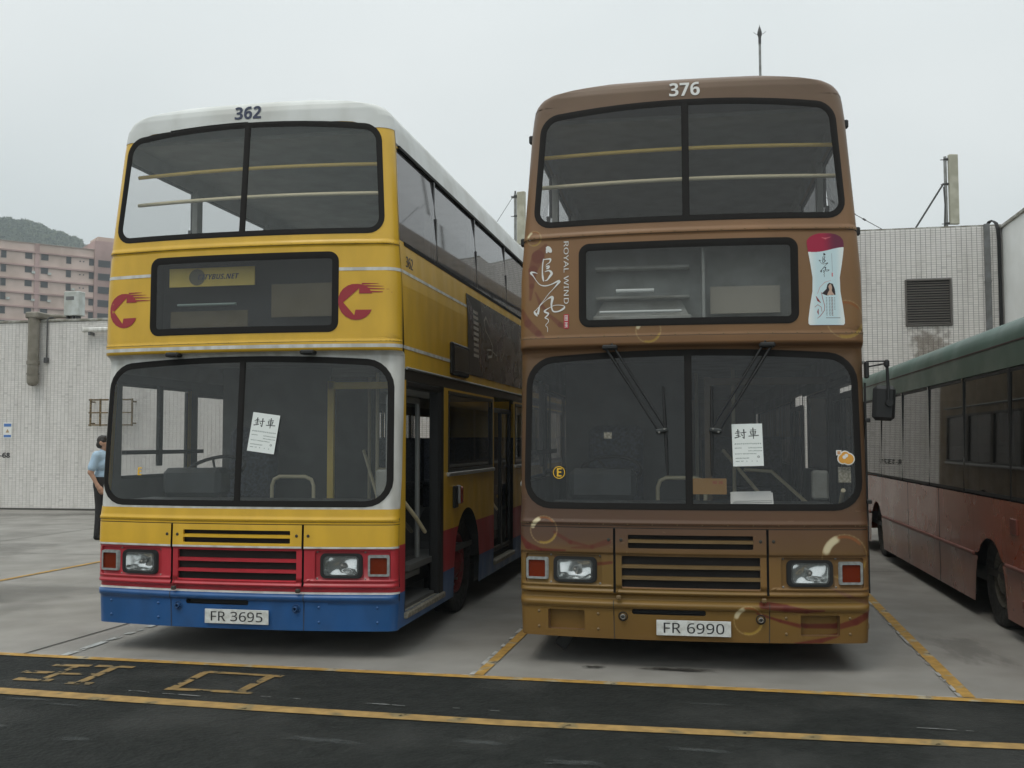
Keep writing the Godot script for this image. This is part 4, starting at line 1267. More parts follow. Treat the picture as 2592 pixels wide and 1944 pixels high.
	for c in [[1.083, 1.517, 0.013], [1.097, 1.528, 0.013]]:
		var p := PackedVector2Array()
		for k in 12: p.append(Vector2(c[0] + cos(TAU * k / 12) * c[2], c[1] + sin(TAU * k / 12) * c[2]))
		part(bus, "cloud_sticker", MB.new().poly(p, at_front(0.0105)), M.print_white)
	mb = MB.new()
	mb.poly(PackedVector2Array([Vector2(1.05, 1.34), Vector2(1.135, 1.34), Vector2(1.135, 1.45), Vector2(1.05, 1.45)]), at_front(-0.03))
	part(bus, "faded_disc_holder", mb, M.faded_paper)

func letter_e(bus: Node, x: float, y: float, ring: bool) -> void:
	var t := flat_text(bus, "letter_sticker", text("E", 0.062, "Droid Sans", 600, 0.0015), M.sticker_yellow, x, y, 0.002)
	if ring:
		var mb := MB.new()
		var pts := []
		for k in 25: pts.append(Vector3(x + cos(TAU * k / 24) * 0.043, y + sin(TAU * k / 24) * 0.043, 0.006))
		part(t, "sticker_ring", mb.ribbon(pts, at_front(0.002)), M.sticker_yellow, t.transform.affine_inverse())

# ---------------------------------------------------------------- the single-decker at the side

func single_decker() -> void:
	var bus := thing("single_deck_bus", "green-roofed coral single-deck bus parked beside the brown double-decker", "bus", Vector3(6.017, 0, 0), 0.0179)
	var z_front := 0.35
	var z_back := -10.5
	var arches := [[-1.95, -2.95, 0.5], [-7.6, -8.6, 0.5]]
	var y_at := func(y: float) -> float: return 0.02 * pow(clampf((y - 1.1) / 1.2, 0, 1), 2.0)
	# lower panels, each between two upright joints, cut round the wheels
	var cuts := [z_front, -0.9, -1.95, -2.95, -4.3, -4.32, -5.9, -5.92, -7.6, -8.6, z_back]
	for side in [0.0, 2.45]:
		var sg := -1.0 if side == 0.0 else 1.0
		for k in cuts.size() - 1:
			var z0: float = cuts[k]; var z1: float = cuts[k + 1]
			if z0 - z1 < 0.1: continue
			var arch := absf(z0 + 1.95) < 0.01 or absf(z0 + 7.6) < 0.01
			for h in [[0.15, 0.575], [0.605, 1.13]]:
				var mb := MB.new()
				var mb2 := MB.new()
				if arch:
					var zc := (z0 + z1) / 2
					var rad := 0.47
					for q in 24:
						var a: float = lerpf(z0, z1, q / 24.0); var b: float = lerpf(z0, z1, (q + 1) / 24.0)
						var ya := 0.30 + sqrt(maxf(0, rad * rad - pow(a - zc, 2.0))) if absf(a - zc) < rad else 0.15
						var yb := 0.30 + sqrt(maxf(0, rad * rad - pow(b - zc, 2.0))) if absf(b - zc) < rad else 0.15
						ya = clampf(ya, h[0], h[1]); yb = clampf(yb, h[0], h[1])
						if ya < h[1] - 0.001 or yb < h[1] - 0.001:
							(mb2 if h[0] < 0.5 and q >= 12 else mb).quad_out(Vector3(side, ya, a), Vector3(side, yb, b), Vector3(side, h[1], b), Vector3(side, h[1], a), Vector3(sg, 0, 0))
				else:
					mb.quad_out(Vector3(side, h[0], z0 - 0.003), Vector3(side, h[0], z1 + 0.003), Vector3(side, h[1], z1 + 0.003), Vector3(side, h[1], z0 - 0.003), Vector3(sg, 0, 0))
				part(bus, "skirt_panel" if h[0] < 0.5 else "side_panel", mb, M.coral if h[0] > 0.5 or k % 2 == 0 else M.coral_low)
				if mb2.v.size(): part(bus, "skirt_panel", mb2, M.coral_low)
		var back := MB.new()
		back.quad_out(Vector3(side + -sg * 0.03, 0.2, z_front), Vector3(side - sg * 0.03, 0.2, -1.9), Vector3(side - sg * 0.03, 1.1, -1.9), Vector3(side - sg * 0.03, 1.1, z_front), Vector3(sg, 0, 0))
		back.quad_out(Vector3(side + -sg * 0.03, 0.2, -3.0), Vector3(side - sg * 0.03, 0.2, -7.55), Vector3(side - sg * 0.03, 1.1, -7.55), Vector3(side - sg * 0.03, 1.1, -3.0), Vector3(sg, 0, 0))
		part(bus, "frame_behind_panels", back, M.black)
		var mold := MB.new()
		for s in [[z_front, -1.96], [-2.94, -7.61], [-8.59, z_back]]:
			mold.bbox(Vector3(side + sg * 0.006, 0.59, (s[0] + s[1]) / 2), Vector3(0.03, 0.034, s[0] - s[1]), 0.008)
		part(bus, "rubbing_strip", mold, M.coral_dark)
		# glazing: large bonded panes with narrow dark joints
		var zs := [z_front, -0.45, -1.78, -3.25, -4.72, -6.19, -7.66, -9.13, z_back]
		for k in zs.size() - 1:
			var z0: float = zs[k] - 0.022; var z1: float = zs[k + 1] + 0.022
			var mb := MB.new()
			mb.quad_out(Vector3(side, 1.15, z0), Vector3(side, 1.15, z1), Vector3(side - sg * 0.02, 2.225, z1), Vector3(side - sg * 0.02, 2.225, z0), Vector3(sg, 0, 0))
			var pane := part(bus, "side_window", mb, M.dark_glass)
			mb = MB.new()
			for e in [[1.16, 0.03], [2.215, 0.03]]:
				mb.box(Vector3(side - sg * (0.004 + (e[0] - 1.15) * 0.018), e[0], (z0 + z1) / 2), Vector3(0.012, e[1], z0 - z1))
			part(pane, "window_rubber", mb, M.black)
			part(bus, "window_joint", MB.new().box(Vector3(side - sg * 0.014, 1.69, zs[k + 1]), Vector3(0.02, 1.09, 0.044)), M.black if k == 1 else M.joint_glass)
			part(bus, "window_pillar", MB.new().box(Vector3(side - sg * 0.09, 1.69, zs[k + 1]), Vector3(0.06, 1.09, 0.1)), M.lining)
		var cant := MB.new()
		cant.quad_out(Vector3(side - sg * 0.018, 2.24, z_front), Vector3(side - sg * 0.018, 2.24, z_back), Vector3(side - sg * 0.03, 2.448, z_back), Vector3(side - sg * 0.03, 2.448, z_front), Vector3(sg, 0, 0))
		part(bus, "cant_rail", cant, M.pale_green)
		var cove := MB.new()
		var pr := [[0.026, 2.456], [0.03, 2.5], [0.045, 2.56], [0.08, 2.615], [0.15, 2.66], [0.3, 2.7], [0.6, 2.735], [1.225, 2.75]]
		for k in pr.size():
			var a: Array = pr[maxi(k - 1, 0)]; var b: Array = pr[mini(k + 1, pr.size() - 1)]
			var nn := Vector3(sg * (b[1] - a[1]), b[0] - a[0], 0).normalized()
			if side == 0.0: nn = Vector3(-(b[1] - a[1]), b[0] - a[0], 0).normalized()
			for z in [z_front, z_back]: cove.vert(Vector3(side - sg * pr[k][0], pr[k][1], z), nn)
		for k in pr.size() - 1:
			var i := k * 2
			if sg < 0: cove.t3(i, i + 2, i + 3); cove.t3(i, i + 3, i + 1)
			else: cove.t3(i, i + 3, i + 2); cove.t3(i, i + 1, i + 3)
		part(bus, "roof", cove, M.green)
		part(bus, "roof_seam", MB.new().box(Vector3(side - sg * 0.034, 2.452, (z_front + z_back) / 2), Vector3(0.02, 0.01, z_front - z_back)), M.seam_brown)
		for z in [-2.45, -8.1]:
			var xf := Transform3D(Basis(Vector3(0, 0, 1), -sg * PI / 2), Vector3(side - sg * 0.07, 0.42, z))
			var ty := part(bus, "wheel", MB.new().lathe([Vector2(0.26, -0.24), Vector2(0.39, -0.24), Vector2(0.42, -0.2), Vector2(0.42, -0.03), Vector2(0.405, -0.005), Vector2(0.36, 0.0), Vector2(0.28, -0.02), Vector2(0.26, -0.04)], xf, 36), M.tyre)
			part(ty, "rim", MB.new().lathe([Vector2(0.262, -0.05), Vector2(0.25, -0.03), Vector2(0.22, -0.08), Vector2(0.16, -0.09), Vector2(0.13, -0.03), Vector2(0.08, -0.01), Vector2(0.0, 0.0)], xf, 28), M.hub_grey)
	part(bus, "fuel_flap", MB.new().bbox(Vector3(-0.004, 0.93, -2.06 + 0.35), Vector3(0.02, 0.13, 0.17), 0.006), M.coral_dark)
	part(bus, "side_marker", MB.new().bbox(Vector3(-0.006, 0.33, -1.5), Vector3(0.02, 0.07, 0.05), 0.008), M.coral_dark)
	part(bus, "lower_floor", MB.new().box(Vector3(1.225, 0.45, -5.1), Vector3(2.3, 0.06, 10.6)), M.black)
	part(bus, "underbody", MB.new().box(Vector3(1.225, 0.3, -5.1), Vector3(1.7, 0.2, 10.2)), M.black)
	part(bus, "ceiling", MB.new().box(Vector3(1.225, 2.3, -5.1), Vector3(2.2, 0.03, 10.6)), M.lining)
	for z in [z_front, z_back]:
		var ends := MB.new()
		var o := Vector3(0, 0, 1 if z > 0 else -1)
		ends.quad_out(Vector3(0, 0.2, z), Vector3(2.45, 0.2, z), Vector3(2.45, 1.1, z), Vector3(0, 1.1, z), o)
		part(bus, "end_panel", ends, M.coral)
		ends = MB.new()
		ends.quad_out(Vector3(0.03, 2.2, z), Vector3(2.42, 2.2, z), Vector3(2.2, 2.69, z), Vector3(0.25, 2.69, z), o)
		part(bus, "end_panel", ends, M.green)
	for z in [z_front, z_back]:
		var q := MB.new()
		q.quad_out(Vector3(0, 1.1, z), Vector3(2.45, 1.1, z), Vector3(2.42, 2.2, z), Vector3(0.03, 2.2, z), Vector3(0, 0, 1 if z > 0 else -1))
		part(bus, "end_window", q, M.dark_glass)
	for k in 8:
		for x in [0.6, 1.85]:
			var sm := MB.new()
			sm.bbox(Vector3(x, 0.95, -2.2 - k * 0.95), Vector3(0.84, 0.1, 0.42), 0.03); sm.bbox(Vector3(x, 1.25, -2.42 - k * 0.95), Vector3(0.84, 0.6, 0.08), 0.03)
			part(bus, "passenger_seat", sm, M.seat)

# ---------------------------------------------------------------- person

func smin(a: float, b: float, k: float) -> float:
	var h := maxf(k - absf(a - b), 0.0) / k
	return minf(a, b) - h * h * k * 0.25

func flesh(bones: Array, cell: float, blend: float) -> MB:      # bones: [a, b, radius a, radius b]; one skin round all of them, by surface nets
	var lo := Vector3.INF
	var hi := -Vector3.INF
	for b in bones:
		for k in 2:
			var r: Vector3 = Vector3.ONE * (b[2 + k] + cell * 2)
			lo = lo.min(b[k] - r); hi = hi.max(b[k] + r)
	var nx := int((hi.x - lo.x) / cell) + 2
	var ny := int((hi.y - lo.y) / cell) + 2
	var nz := int((hi.z - lo.z) / cell) + 2
	var f := PackedFloat32Array()
	f.resize(nx * ny * nz); f.fill(1.0)
	for b in bones:
		var rm: float = maxf(b[2], b[3]) + blend + cell * 2
		var p0: Vector3 = (b[0].min(b[1]) - Vector3.ONE * rm - lo) / cell
		var p1: Vector3 = (b[0].max(b[1]) + Vector3.ONE * rm - lo) / cell
		var d: Vector3 = b[1] - b[0]
		var l := maxf(d.length_squared(), 1e-9)
		for z in range(maxi(0, int(p0.z)), mini(nz, int(p1.z) + 1)):
			for y in range(maxi(0, int(p0.y)), mini(ny, int(p1.y) + 1)):
				for x in range(maxi(0, int(p0.x)), mini(nx, int(p1.x) + 1)):
					var q: Vector3 = lo + Vector3(x, y, z) * cell - b[0]
					var t := clampf(q.dot(d) / l, 0, 1)
					var i := x + nx * (y + ny * z)
					f[i] = smin(f[i], (q - d * t).length() - lerpf(b[2], b[3], t), blend)
	var mb := MB.new()
	var id := {}
	var st := [1, nx, nx * ny]
	for z in nz - 1:
		for y in ny - 1:
			for x in nx - 1:
				var i := x + nx * (y + ny * z)
				var m := 0
				for k in 8:
					if f[i + (k & 1) + ((k >> 1) & 1) * nx + ((k >> 2) & 1) * nx * ny] < 0: m |= 1 << k
				if m == 0 or m == 255: continue
				var c := Vector3.ZERO
				var n := 0
				for k in 8:
					for ax in 3:
						if k & (1 << ax): continue
						var k2 := k | (1 << ax)
						if ((m >> k) & 1) == ((m >> k2) & 1): continue
						var va := f[i + (k & 1) + ((k >> 1) & 1) * nx + ((k >> 2) & 1) * nx * ny]
						var vb := f[i + (k2 & 1) + ((k2 >> 1) & 1) * nx + ((k2 >> 2) & 1) * nx * ny]
						var p := Vector3(k & 1, (k >> 1) & 1, (k >> 2) & 1)
						p[ax] += va / (va - vb)
						c += p; n += 1
				var g := Vector3(f[i + 1] - f[i], f[i + nx] - f[i], f[i + nx * ny] - f[i])
				g += Vector3(f[i + 1 + nx + nx * ny] - f[i + nx + nx * ny], f[i + 1 + nx + nx * ny] - f[i + 1 + nx * ny], f[i + 1 + nx + nx * ny] - f[i + 1 + nx])
				id[i] = mb.vert(lo + (Vector3(x, y, z) + c / n) * cell, g.normalized())
	for i in id:
		for ax in 3:
			var a1: int = st[(ax + 1) % 3]
			var a2: int = st[(ax + 2) % 3]
			var j: int = i + st[ax]
			if (f[i] < 0) == (f[j] < 0): continue
			if not (id.has(i - a1) and id.has(i - a2) and id.has(i - a1 - a2)): continue
			var q := [id[i], id[i - a1], id[i - a1 - a2], id[i - a2]]
			if f[i] < 0: mb.t3(q[0], q[1], q[2]); mb.t3(q[0], q[2], q[3])
			else: mb.t3(q[0], q[2], q[1]); mb.t3(q[0], q[3], q[2])
	return mb

func person() -> void:
	var man := thing("person", "person in pale blue short-sleeved shirt and dark trousers standing behind the yellow bus", "person", Vector3(-6.59, 0, -8.43), 0.1)
	var v := func(x: float, y: float, z: float) -> Vector3: return Vector3(x, y, z)
	var torso := [[v.call(0, 0.95, -0.06), v.call(0, 0.95, 0.06), 0.105, 0.105], [v.call(0, 1.08, -0.05), v.call(0, 1.08, 0.05), 0.1, 0.1], [v.call(0.01, 1.27, -0.08), v.call(0.01, 1.27, 0.08), 0.105, 0.105], [v.call(-0.01, 1.38, -0.12), v.call(-0.01, 1.38, 0.12), 0.085, 0.085], [v.call(0, 0.95, 0), v.call(0, 1.36, 0), 0.1, 0.1], [v.call(-0.015, 1.43, -0.17), v.call(-0.015, 1.43, 0.17), 0.055, 0.055]]
	var body := torso.duplicate()
	body.append_array([[v.call(-0.01, 1.42, 0), v.call(0.015, 1.53, 0), 0.055, 0.05], [v.call(0.0, 1.63, 0), v.call(0.0, 1.655, 0), 0.088, 0.083], [v.call(0.03, 1.56, 0), v.call(0.06, 1.57, 0), 0.055, 0.045], [v.call(0.085, 1.615, 0), v.call(0.105, 1.595, 0), 0.012, 0.016], [v.call(0.0, 1.61, 0.085), v.call(-0.005, 1.64, 0.09), 0.016, 0.018], [v.call(0.0, 1.61, -0.085), v.call(-0.005, 1.64, -0.09), 0.016, 0.018]])
	var arms := []
	for s in [1.0, -1.0]:
		arms.append([v.call(-0.02, 1.41, s * 0.2), v.call(-0.09, 1.14, s * 0.245), 0.052, 0.042])
		body.append(arms[-1])
		body.append([v.call(-0.09, 1.14, s * 0.245), v.call(0.03, 0.92, s * 0.235), 0.042, 0.029])
		body.append([v.call(0.035, 0.91, s * 0.235), v.call(0.065, 0.86, s * 0.225), 0.032, 0.036])
		for k in 4:
			var w := (k - 1.5) * 0.018
			var e := 0.075 - absf(k - 1.3) * 0.008
			body.append([v.call(0.07 + w, 0.85, s * 0.222), v.call(0.085 + w, 0.85 - e * 0.6, s * 0.212), 0.0105, 0.01])
			body.append([v.call(0.085 + w, 0.85 - e * 0.6, s * 0.212), v.call(0.088 + w, 0.85 - e, s * 0.195), 0.01, 0.009])
		body.append([v.call(0.085, 0.89, s * 0.215), v.call(0.115, 0.85, s * 0.2), 0.013, 0.01])
		body.append([v.call(0, 0.9, s * 0.085), v.call(0.02, 0.5, s * 0.09), 0.085, 0.058])
		body.append([v.call(0.02, 0.5, s * 0.09), v.call(-0.02, 0.1, s * 0.095), 0.058, 0.04])
		body.append([v.call(-0.03, 0.06, s * 0.095), v.call(0.13, 0.035, s * 0.105), 0.035, 0.028])
	part(man, "body", flesh(body, 0.0125, 0.03), M.skin_tone)
	var shirt := []
	for b in torso: shirt.append([b[0], b[1], b[2] + 0.014, b[3] + 0.014])
	shirt.append([v.call(-0.01, 1.44, 0), v.call(0.0, 1.49, 0), 0.066, 0.058])
	for a in arms: shirt.append([a[0], a[0].lerp(a[1], 0.72), a[2] + 0.02, a[3] + 0.03])
	part(man, "shirt", flesh(shirt, 0.016, 0.03), M.shirt)
	var tr := [[v.call(0, 0.93, -0.06), v.call(0, 0.93, 0.06), 0.124, 0.124], [v.call(0, 1.0, -0.055), v.call(0, 1.0, 0.055), 0.122, 0.122]]
	for s in [1.0, -1.0]:
		tr.append([v.call(0, 0.88, s * 0.085), v.call(0.015, 0.5, s * 0.09), 0.104, 0.08]); tr.append([v.call(0.015, 0.5, s * 0.09), v.call(-0.02, 0.09, s * 0.095), 0.08, 0.066])
	part(man, "trousers", flesh(tr, 0.016, 0.03), M.trousers)
	for s in [1.0, -1.0]:
		part(man, "shoe", flesh([[v.call(-0.045, 0.05, s * 0.095), v.call(0.13, 0.042, s * 0.105), 0.05, 0.042], [v.call(-0.03, 0.08, s * 0.095), v.call(0.02, 0.08, s * 0.095), 0.045, 0.04]], 0.012, 0.02), M.shoe)
		part(man, "eye", flesh([[v.call(0.078, 1.64, s * 0.03), v.call(0.079, 1.64, s * 0.032), 0.011, 0.011]], 0.005, 0.005), M.black)
	part(man, "hair", flesh([[v.call(-0.012, 1.66, 0), v.call(-0.022, 1.675, 0), 0.096, 0.088], [v.call(-0.04, 1.6, -0.03), v.call(-0.04, 1.6, 0.03), 0.068, 0.068], [v.call(0.03, 1.715, -0.03), v.call(0.03, 1.715, 0.03), 0.042, 0.042]], 0.01, 0.02), M.hair)
	part(man, "belt", MB.new().tube([v.call(0, 1.0, 0), v.call(0, 1.03, 0)], 0.1, 20), M.black)

# ---------------------------------------------------------------- the yard and what stands round it

func kerbline(x: float) -> float:
	return 0.2446 + 0.0162 * x

func ground_at(y: float) -> Callable:
	return func(p: Vector2) -> Array: return [Vector3(p.x, y, -p.y), Vector3.UP]

func stripe(parent: Node, called: String, pts: Array, y: float, m: Material) -> MeshInstance3D:   # pts: x, z, width
	var q := []
	for i in pts.size() - 1:
		for k in 6:
			var t := k / 6.0
			q.append(Vector3(lerpf(pts[i][0], pts[i + 1][0], t), -lerpf(pts[i][1], pts[i + 1][1], t), lerpf(pts[i][2], pts[i + 1][2], t)))
	q.append(Vector3(pts[-1][0], -pts[-1][1], pts[-1][2]))
	return part(parent, called, MB.new().ribbon(q, ground_at(y)), m)

func worn_paint(c: Color, edge: Color, lo: float, sd: int, scale := 0.5) -> StandardMaterial3D:   # paint with bare patches
	var n := 256
	var f := FastNoiseLite.new()
	f.seed = sd; f.frequency = 0.03; f.fractal_octaves = 5; f.noise_type = FastNoiseLite.TYPE_SIMPLEX_SMOOTH
	var a := f.get_seamless_image(n, n).get_data()
	f.seed = sd + 7; f.frequency = 0.06
	var b := f.get_seamless_image(n, n).get_data()
	var d := PackedByteArray()
	d.resize(n * n * 4)
	for i in n * n:
		var t := a[i] / 255.0
		var g := b[i] / 255.0
		var k := c.lerp(edge, smoothstep(lo + 0.22, lo + 0.04, t) * 0.8) * (0.82 + 0.3 * g)
		d[i * 4] = int(clampf(k.r, 0, 1) * 255); d[i * 4 + 1] = int(clampf(k.g, 0, 1) * 255); d[i * 4 + 2] = int(clampf(k.b, 0, 1) * 255)
		d[i * 4 + 3] = int(smoothstep(lo - 0.03, lo + 0.05, t * 0.75 + g * 0.25) * 255)
	var m := mat(Color.WHITE, 0.85)
	m.albedo_texture = ImageTexture.create_from_image(Image.create_from_data(n, n, false, Image.FORMAT_RGBA8, d))
	m.transparency = BaseMaterial3D.TRANSPARENCY_ALPHA
	m.uv1_triplanar = true; m.uv1_world_triplanar = true; m.uv1_scale = Vector3.ONE * scale
	return m

func stain(c: Color, strength: float, lo: float, hi: float, freq: float, sd: int, scale: float) -> StandardMaterial3D:   # dirt lying on a surface
	var m := mat(Color.WHITE, 0.9)
	m.albedo_texture = noise_tex(freq, Color(c, 0.0), Color(c, strength), 5, 256, sd, lo, hi)
	m.transparency = BaseMaterial3D.TRANSPARENCY_ALPHA
	m.uv1_triplanar = true; m.uv1_world_triplanar = true; m.uv1_scale = Vector3.ONE * scale
	return m

func soft_stain(c: Color, strength: float, sd: int) -> StandardMaterial3D:     # a blot that fades out towards the edge of its patch
	var n := 96
	var f := FastNoiseLite.new()
	f.seed = sd; f.frequency = 0.04; f.fractal_octaves = 4
	var d := PackedByteArray()
	d.resize(n * n * 4)
	for y in n:
		for x in n:
			var p := Vector2(x + 0.5, y + 0.5) / n * 2 - Vector2.ONE
			var e := 1 - maxf(absf(p.x), absf(p.y)) + f.get_noise_2d(x, y) * 0.7
			var a := smoothstep(0.0, 0.75, e) * (1 - pow(maxf(absf(p.x), absf(p.y)), 6.0)) * strength
			var i := (y * n + x) * 4
			d[i] = int(c.r * 255); d[i + 1] = int(c.g * 255); d[i + 2] = int(c.b * 255); d[i + 3] = int(clampf(a, 0, 1) * 255)
	var m := mat(Color.WHITE, 0.8)
	m.albedo_texture = ImageTexture.create_from_image(Image.create_from_data(n, n, false, Image.FORMAT_RGBA8, d))
	m.transparency = BaseMaterial3D.TRANSPARENCY_ALPHA
	return m

func patch(parent: Node, called: String, x0: float, x1: float, z0: float, z1: float, y: float, m: Material, turn := 0.0) -> MeshInstance3D:
	var mb := MB.new()
	var c := Vector3((x0 + x1) / 2, y, (z0 + z1) / 2)
	var b := Basis(Vector3.UP, turn)
	var h := Vector3((x1 - x0) / 2, 0, (z1 - z0) / 2)
	mb.quad(c + b * Vector3(-h.x, 0, h.z), c + b * Vector3(h.x, 0, h.z), c + b * Vector3(h.x, 0, -h.z), c + b * Vector3(-h.x, 0, -h.z))
	return part(parent, called, mb, m)

func yard() -> void:
	var mb := MB.new()
	mb.quad(Vector3(-1500, -0.12, 1500), Vector3(1500, -0.12, 1500), Vector3(1500, -0.12, -1500), Vector3(-1500, -0.12, -1500))
	struct("ground", mb, M.far_ground)
	mb = MB.new()
	mb.quad(Vector3(-60, 0, kerbline(-60)), Vector3(60, 0, kerbline(60)), Vector3(60, 0, -24), Vector3(-60, 0, -24))
	var conc := struct("concrete_yard", mb, M.concrete)
	mb = MB.new()
	mb.quad(Vector3(-60, 0, 60), Vector3(60, 0, 60), Vector3(60, 0, kerbline(60)), Vector3(-60, 0, kerbline(-60)))
	var road := struct("asphalt_road", mb, M.asphalt)
	var films := [patch(conc, "dirt_film", -30, 12, -15, 0.1, 0.002, M.grime)]
	mb = MB.new()
	mb.quad(Vector3(-30, 0.002, 12), Vector3(30, 0.002, 12), Vector3(30, 0.002, kerbline(30) + 0.06), Vector3(-30, 0.002, kerbline(-30) + 0.06))
	part(road, "dust_film", mb, M.dust)
	# joints in the slab
	for x in [-1.65, -8.2, -14.8]: stripe(conc, "slab_joint", [[x - 0.02, kerbline(x) - 0.01, 0.02], [x + 0.07, -2.0, 0.02], [x + 0.25, -15.0, 0.02]], 0.005, M.joint)
	for z in [-6.3, -12.4]: stripe(conc, "slab_joint", [[-30, z, 0.018], [9.4, z + 0.1, 0.018]], 0.0055, M.joint)
	# painted lines
	stripe(road, "edge_line", [[-40, kerbline(-40), 0.09], [-1.85, 0.207, 0.085], [0.11, 0.255, 0.075], [2.2, 0.292, 0.08], [5.46, 0.338, 0.085], [40, kerbline(40), 0.09]], 0.006, M.paint_yellow)
	stripe(road, "edge_line", [[-40, kerbline(-40) - 0.03, 0.045], [-1.85, 0.172, 0.045], [0.11, 0.222, 0.04], [2.2, 0.258, 0.045], [5.46, 0.3, 0.045], [40, kerbline(40) - 0.03, 0.045]], 0.0045, M.paint_white)
	stripe(road, "lane_line", [[-40, 0.8, 0.14], [-1.04, 1.25, 0.14], [0.8, 1.345, 0.13], [2.43, 1.392, 0.115], [5.19, 1.333, 0.11], [8, 1.32, 0.11], [40, 1.8, 0.12]], 0.006, M.paint_yellow2)
	stripe(conc, "bay_line", [[1.955, 0.24, 0.075], [1.975, -1.1, 0.075], [2.0, -5.0, 0.075], [2.0, -11.5, 0.075]], 0.0075, M.paint_yellow)
	stripe(conc, "bay_line", [[1.908, 0.24, 0.034], [1.925, -1.1, 0.03], [1.95, -5.0, 0.03], [1.955, -11.5, 0.03]], 0.009, M.paint_white)
	stripe(conc, "bay_line", [[5.155, 0.28, 0.085], [5.155, -2.0, 0.085], [5.165, -4.0, 0.085], [5.2, -11.5, 0.085]], 0.0075, M.paint_yellow)
	stripe(conc, "bay_line", [[5.107, 0.28, 0.026], [5.104, -1.6, 0.024], [5.115, -4.0, 0.02]], 0.009, M.paint_white)
	stripe(conc, "bay_line", [[-1.315, 0.18, 0.06], [-1.335, -1.4, 0.06], [-1.35, -11.0, 0.06]], 0.0075, M.paint_white_old)
	stripe(conc, "bay_line", [[-4.75, 0.16, 0.08], [-4.72, -3.5, 0.08], [-4.68, -5.4, 0.08], [-4.6, -12.0, 0.08]], 0.0075, M.paint_yellow)
	stripe(conc, "bay_line", [[8.35, 0.3, 0.08], [8.4, -10, 0.08]], 0.0075, M.paint_yellow)
	# the two painted characters, read from the bays
	for s in [[[-1.175, 0.497, 0.065], [-0.892, 0.468, 0.065]], [[-0.852, 0.46, 0.065], [-0.555, 0.455, 0.06]], [[-0.985, 0.5, 0.05], [-0.975, 0.72, 0.05], [-0.965, 0.95, 0.05]], [[-0.69, 0.48, 0.065], [-0.672, 0.72, 0.062], [-0.66, 0.96, 0.065]], [[-1.256, 0.726, 0.07], [-1.03, 0.718, 0.065]], [[-1.165, 0.932, 0.075], [-0.885, 0.928, 0.07]], [[-0.945, 0.735, 0.05], [-0.705, 0.712, 0.05]], [[-0.74, 0.978, 0.06], [-0.555, 0.965, 0.07]]]:
		stripe(road, "painted_exit_lettering", s, 0.006 + 0.0009 * rng.randf(), M.paint_faded)
	for s in [[[0.012, 0.496, 0.065], [0.3, 0.51, 0.045], [0.63, 0.53, 0.06]], [[0.545, 0.54, 0.07], [0.532, 0.75, 0.07], [0.53, 0.97, 0.06]], [[0.01, 1.0, 0.065], [0.3, 1.002, 0.055], [0.63, 1.004, 0.06]], [[0.035, 0.52, 0.065], [0.045, 0.75, 0.065], [0.05, 0.97, 0.065]]]:
		stripe(road, "painted_exit_lettering", s, 0.006 + 0.0009 * rng.randf(), M.paint_faded)
	# scraped white marks and tyre streaks
	for s in [[-2.2, -1.3, 0.98, 0.02], [-0.2, -0.04, 1.1, 0.024], [0.06, 0.36, 1.13, 0.02], [0.72, 1.0, 1.08, 0.013], [1.42, 1.7, 1.12, 0.018], [2.0, 2.3, 1.13, 0.012], [4.6, 5.0, 1.06, 0.014]]:
		stripe(road, "scrape_mark", [[s[0], s[2], s[3] * 0.4], [(s[0] + s[1]) / 2, s[2] + 0.005, s[3]], [s[1], s[2] + 0.02, s[3] * 0.4]], 0.0075, M.scrape)
	for s in [[-0.9, -0.5, 1.42, 0.05], [-0.55, -0.25, 1.5, 0.04], [1.2, 1.75, 1.92, 0.1], [2.15, 2.5, 1.8, 0.09], [3.3, 3.7, 1.72, 0.08], [3.4, 3.7, 0.75, 0.04], [2.7, 3.05, 2.05, 0.1], [0.0, 0.25, 2.15, 0.09], [4.4, 4.7, 1.9, 0.06], [-0.55, -0.4, 2.0, 0.06]]:
		patch(road, "scuff_mark", s[0], s[1], s[2] - s[3] / 2, s[2] + s[3] / 2, 0.0085, M.scuff, rng.randf_range(-0.15, 0.1))
	patch(conc, "crack_stain", 3.0, 3.62, -0.23, -0.13, 0.010, M.oil, -0.03)
	patch(conc, "crack_stain", 2.62, 2.82, -0.19, -0.12, 0.0105, M.oil, 0.1)
	for s in [[2.45, 4.4, -3.2, -0.5], [-0.9, 0.9, -4.0, -0.9], [-8.5, -5.2, -13.2, -10.4], [-14, -7.5, -14.3, -12.9], [-9.5, -6.0, -8.0, -5.2], [-6, -2.5, -3.8, -1.2], [5.25, 5.75, -2.0, -0.6]]:
		patch(conc, "oil_stain", s[0], s[1], s[2], s[3], 0.0115 + rng.randf() * 0.003, M.blot, rng.randf_range(-0.2, 0.2))

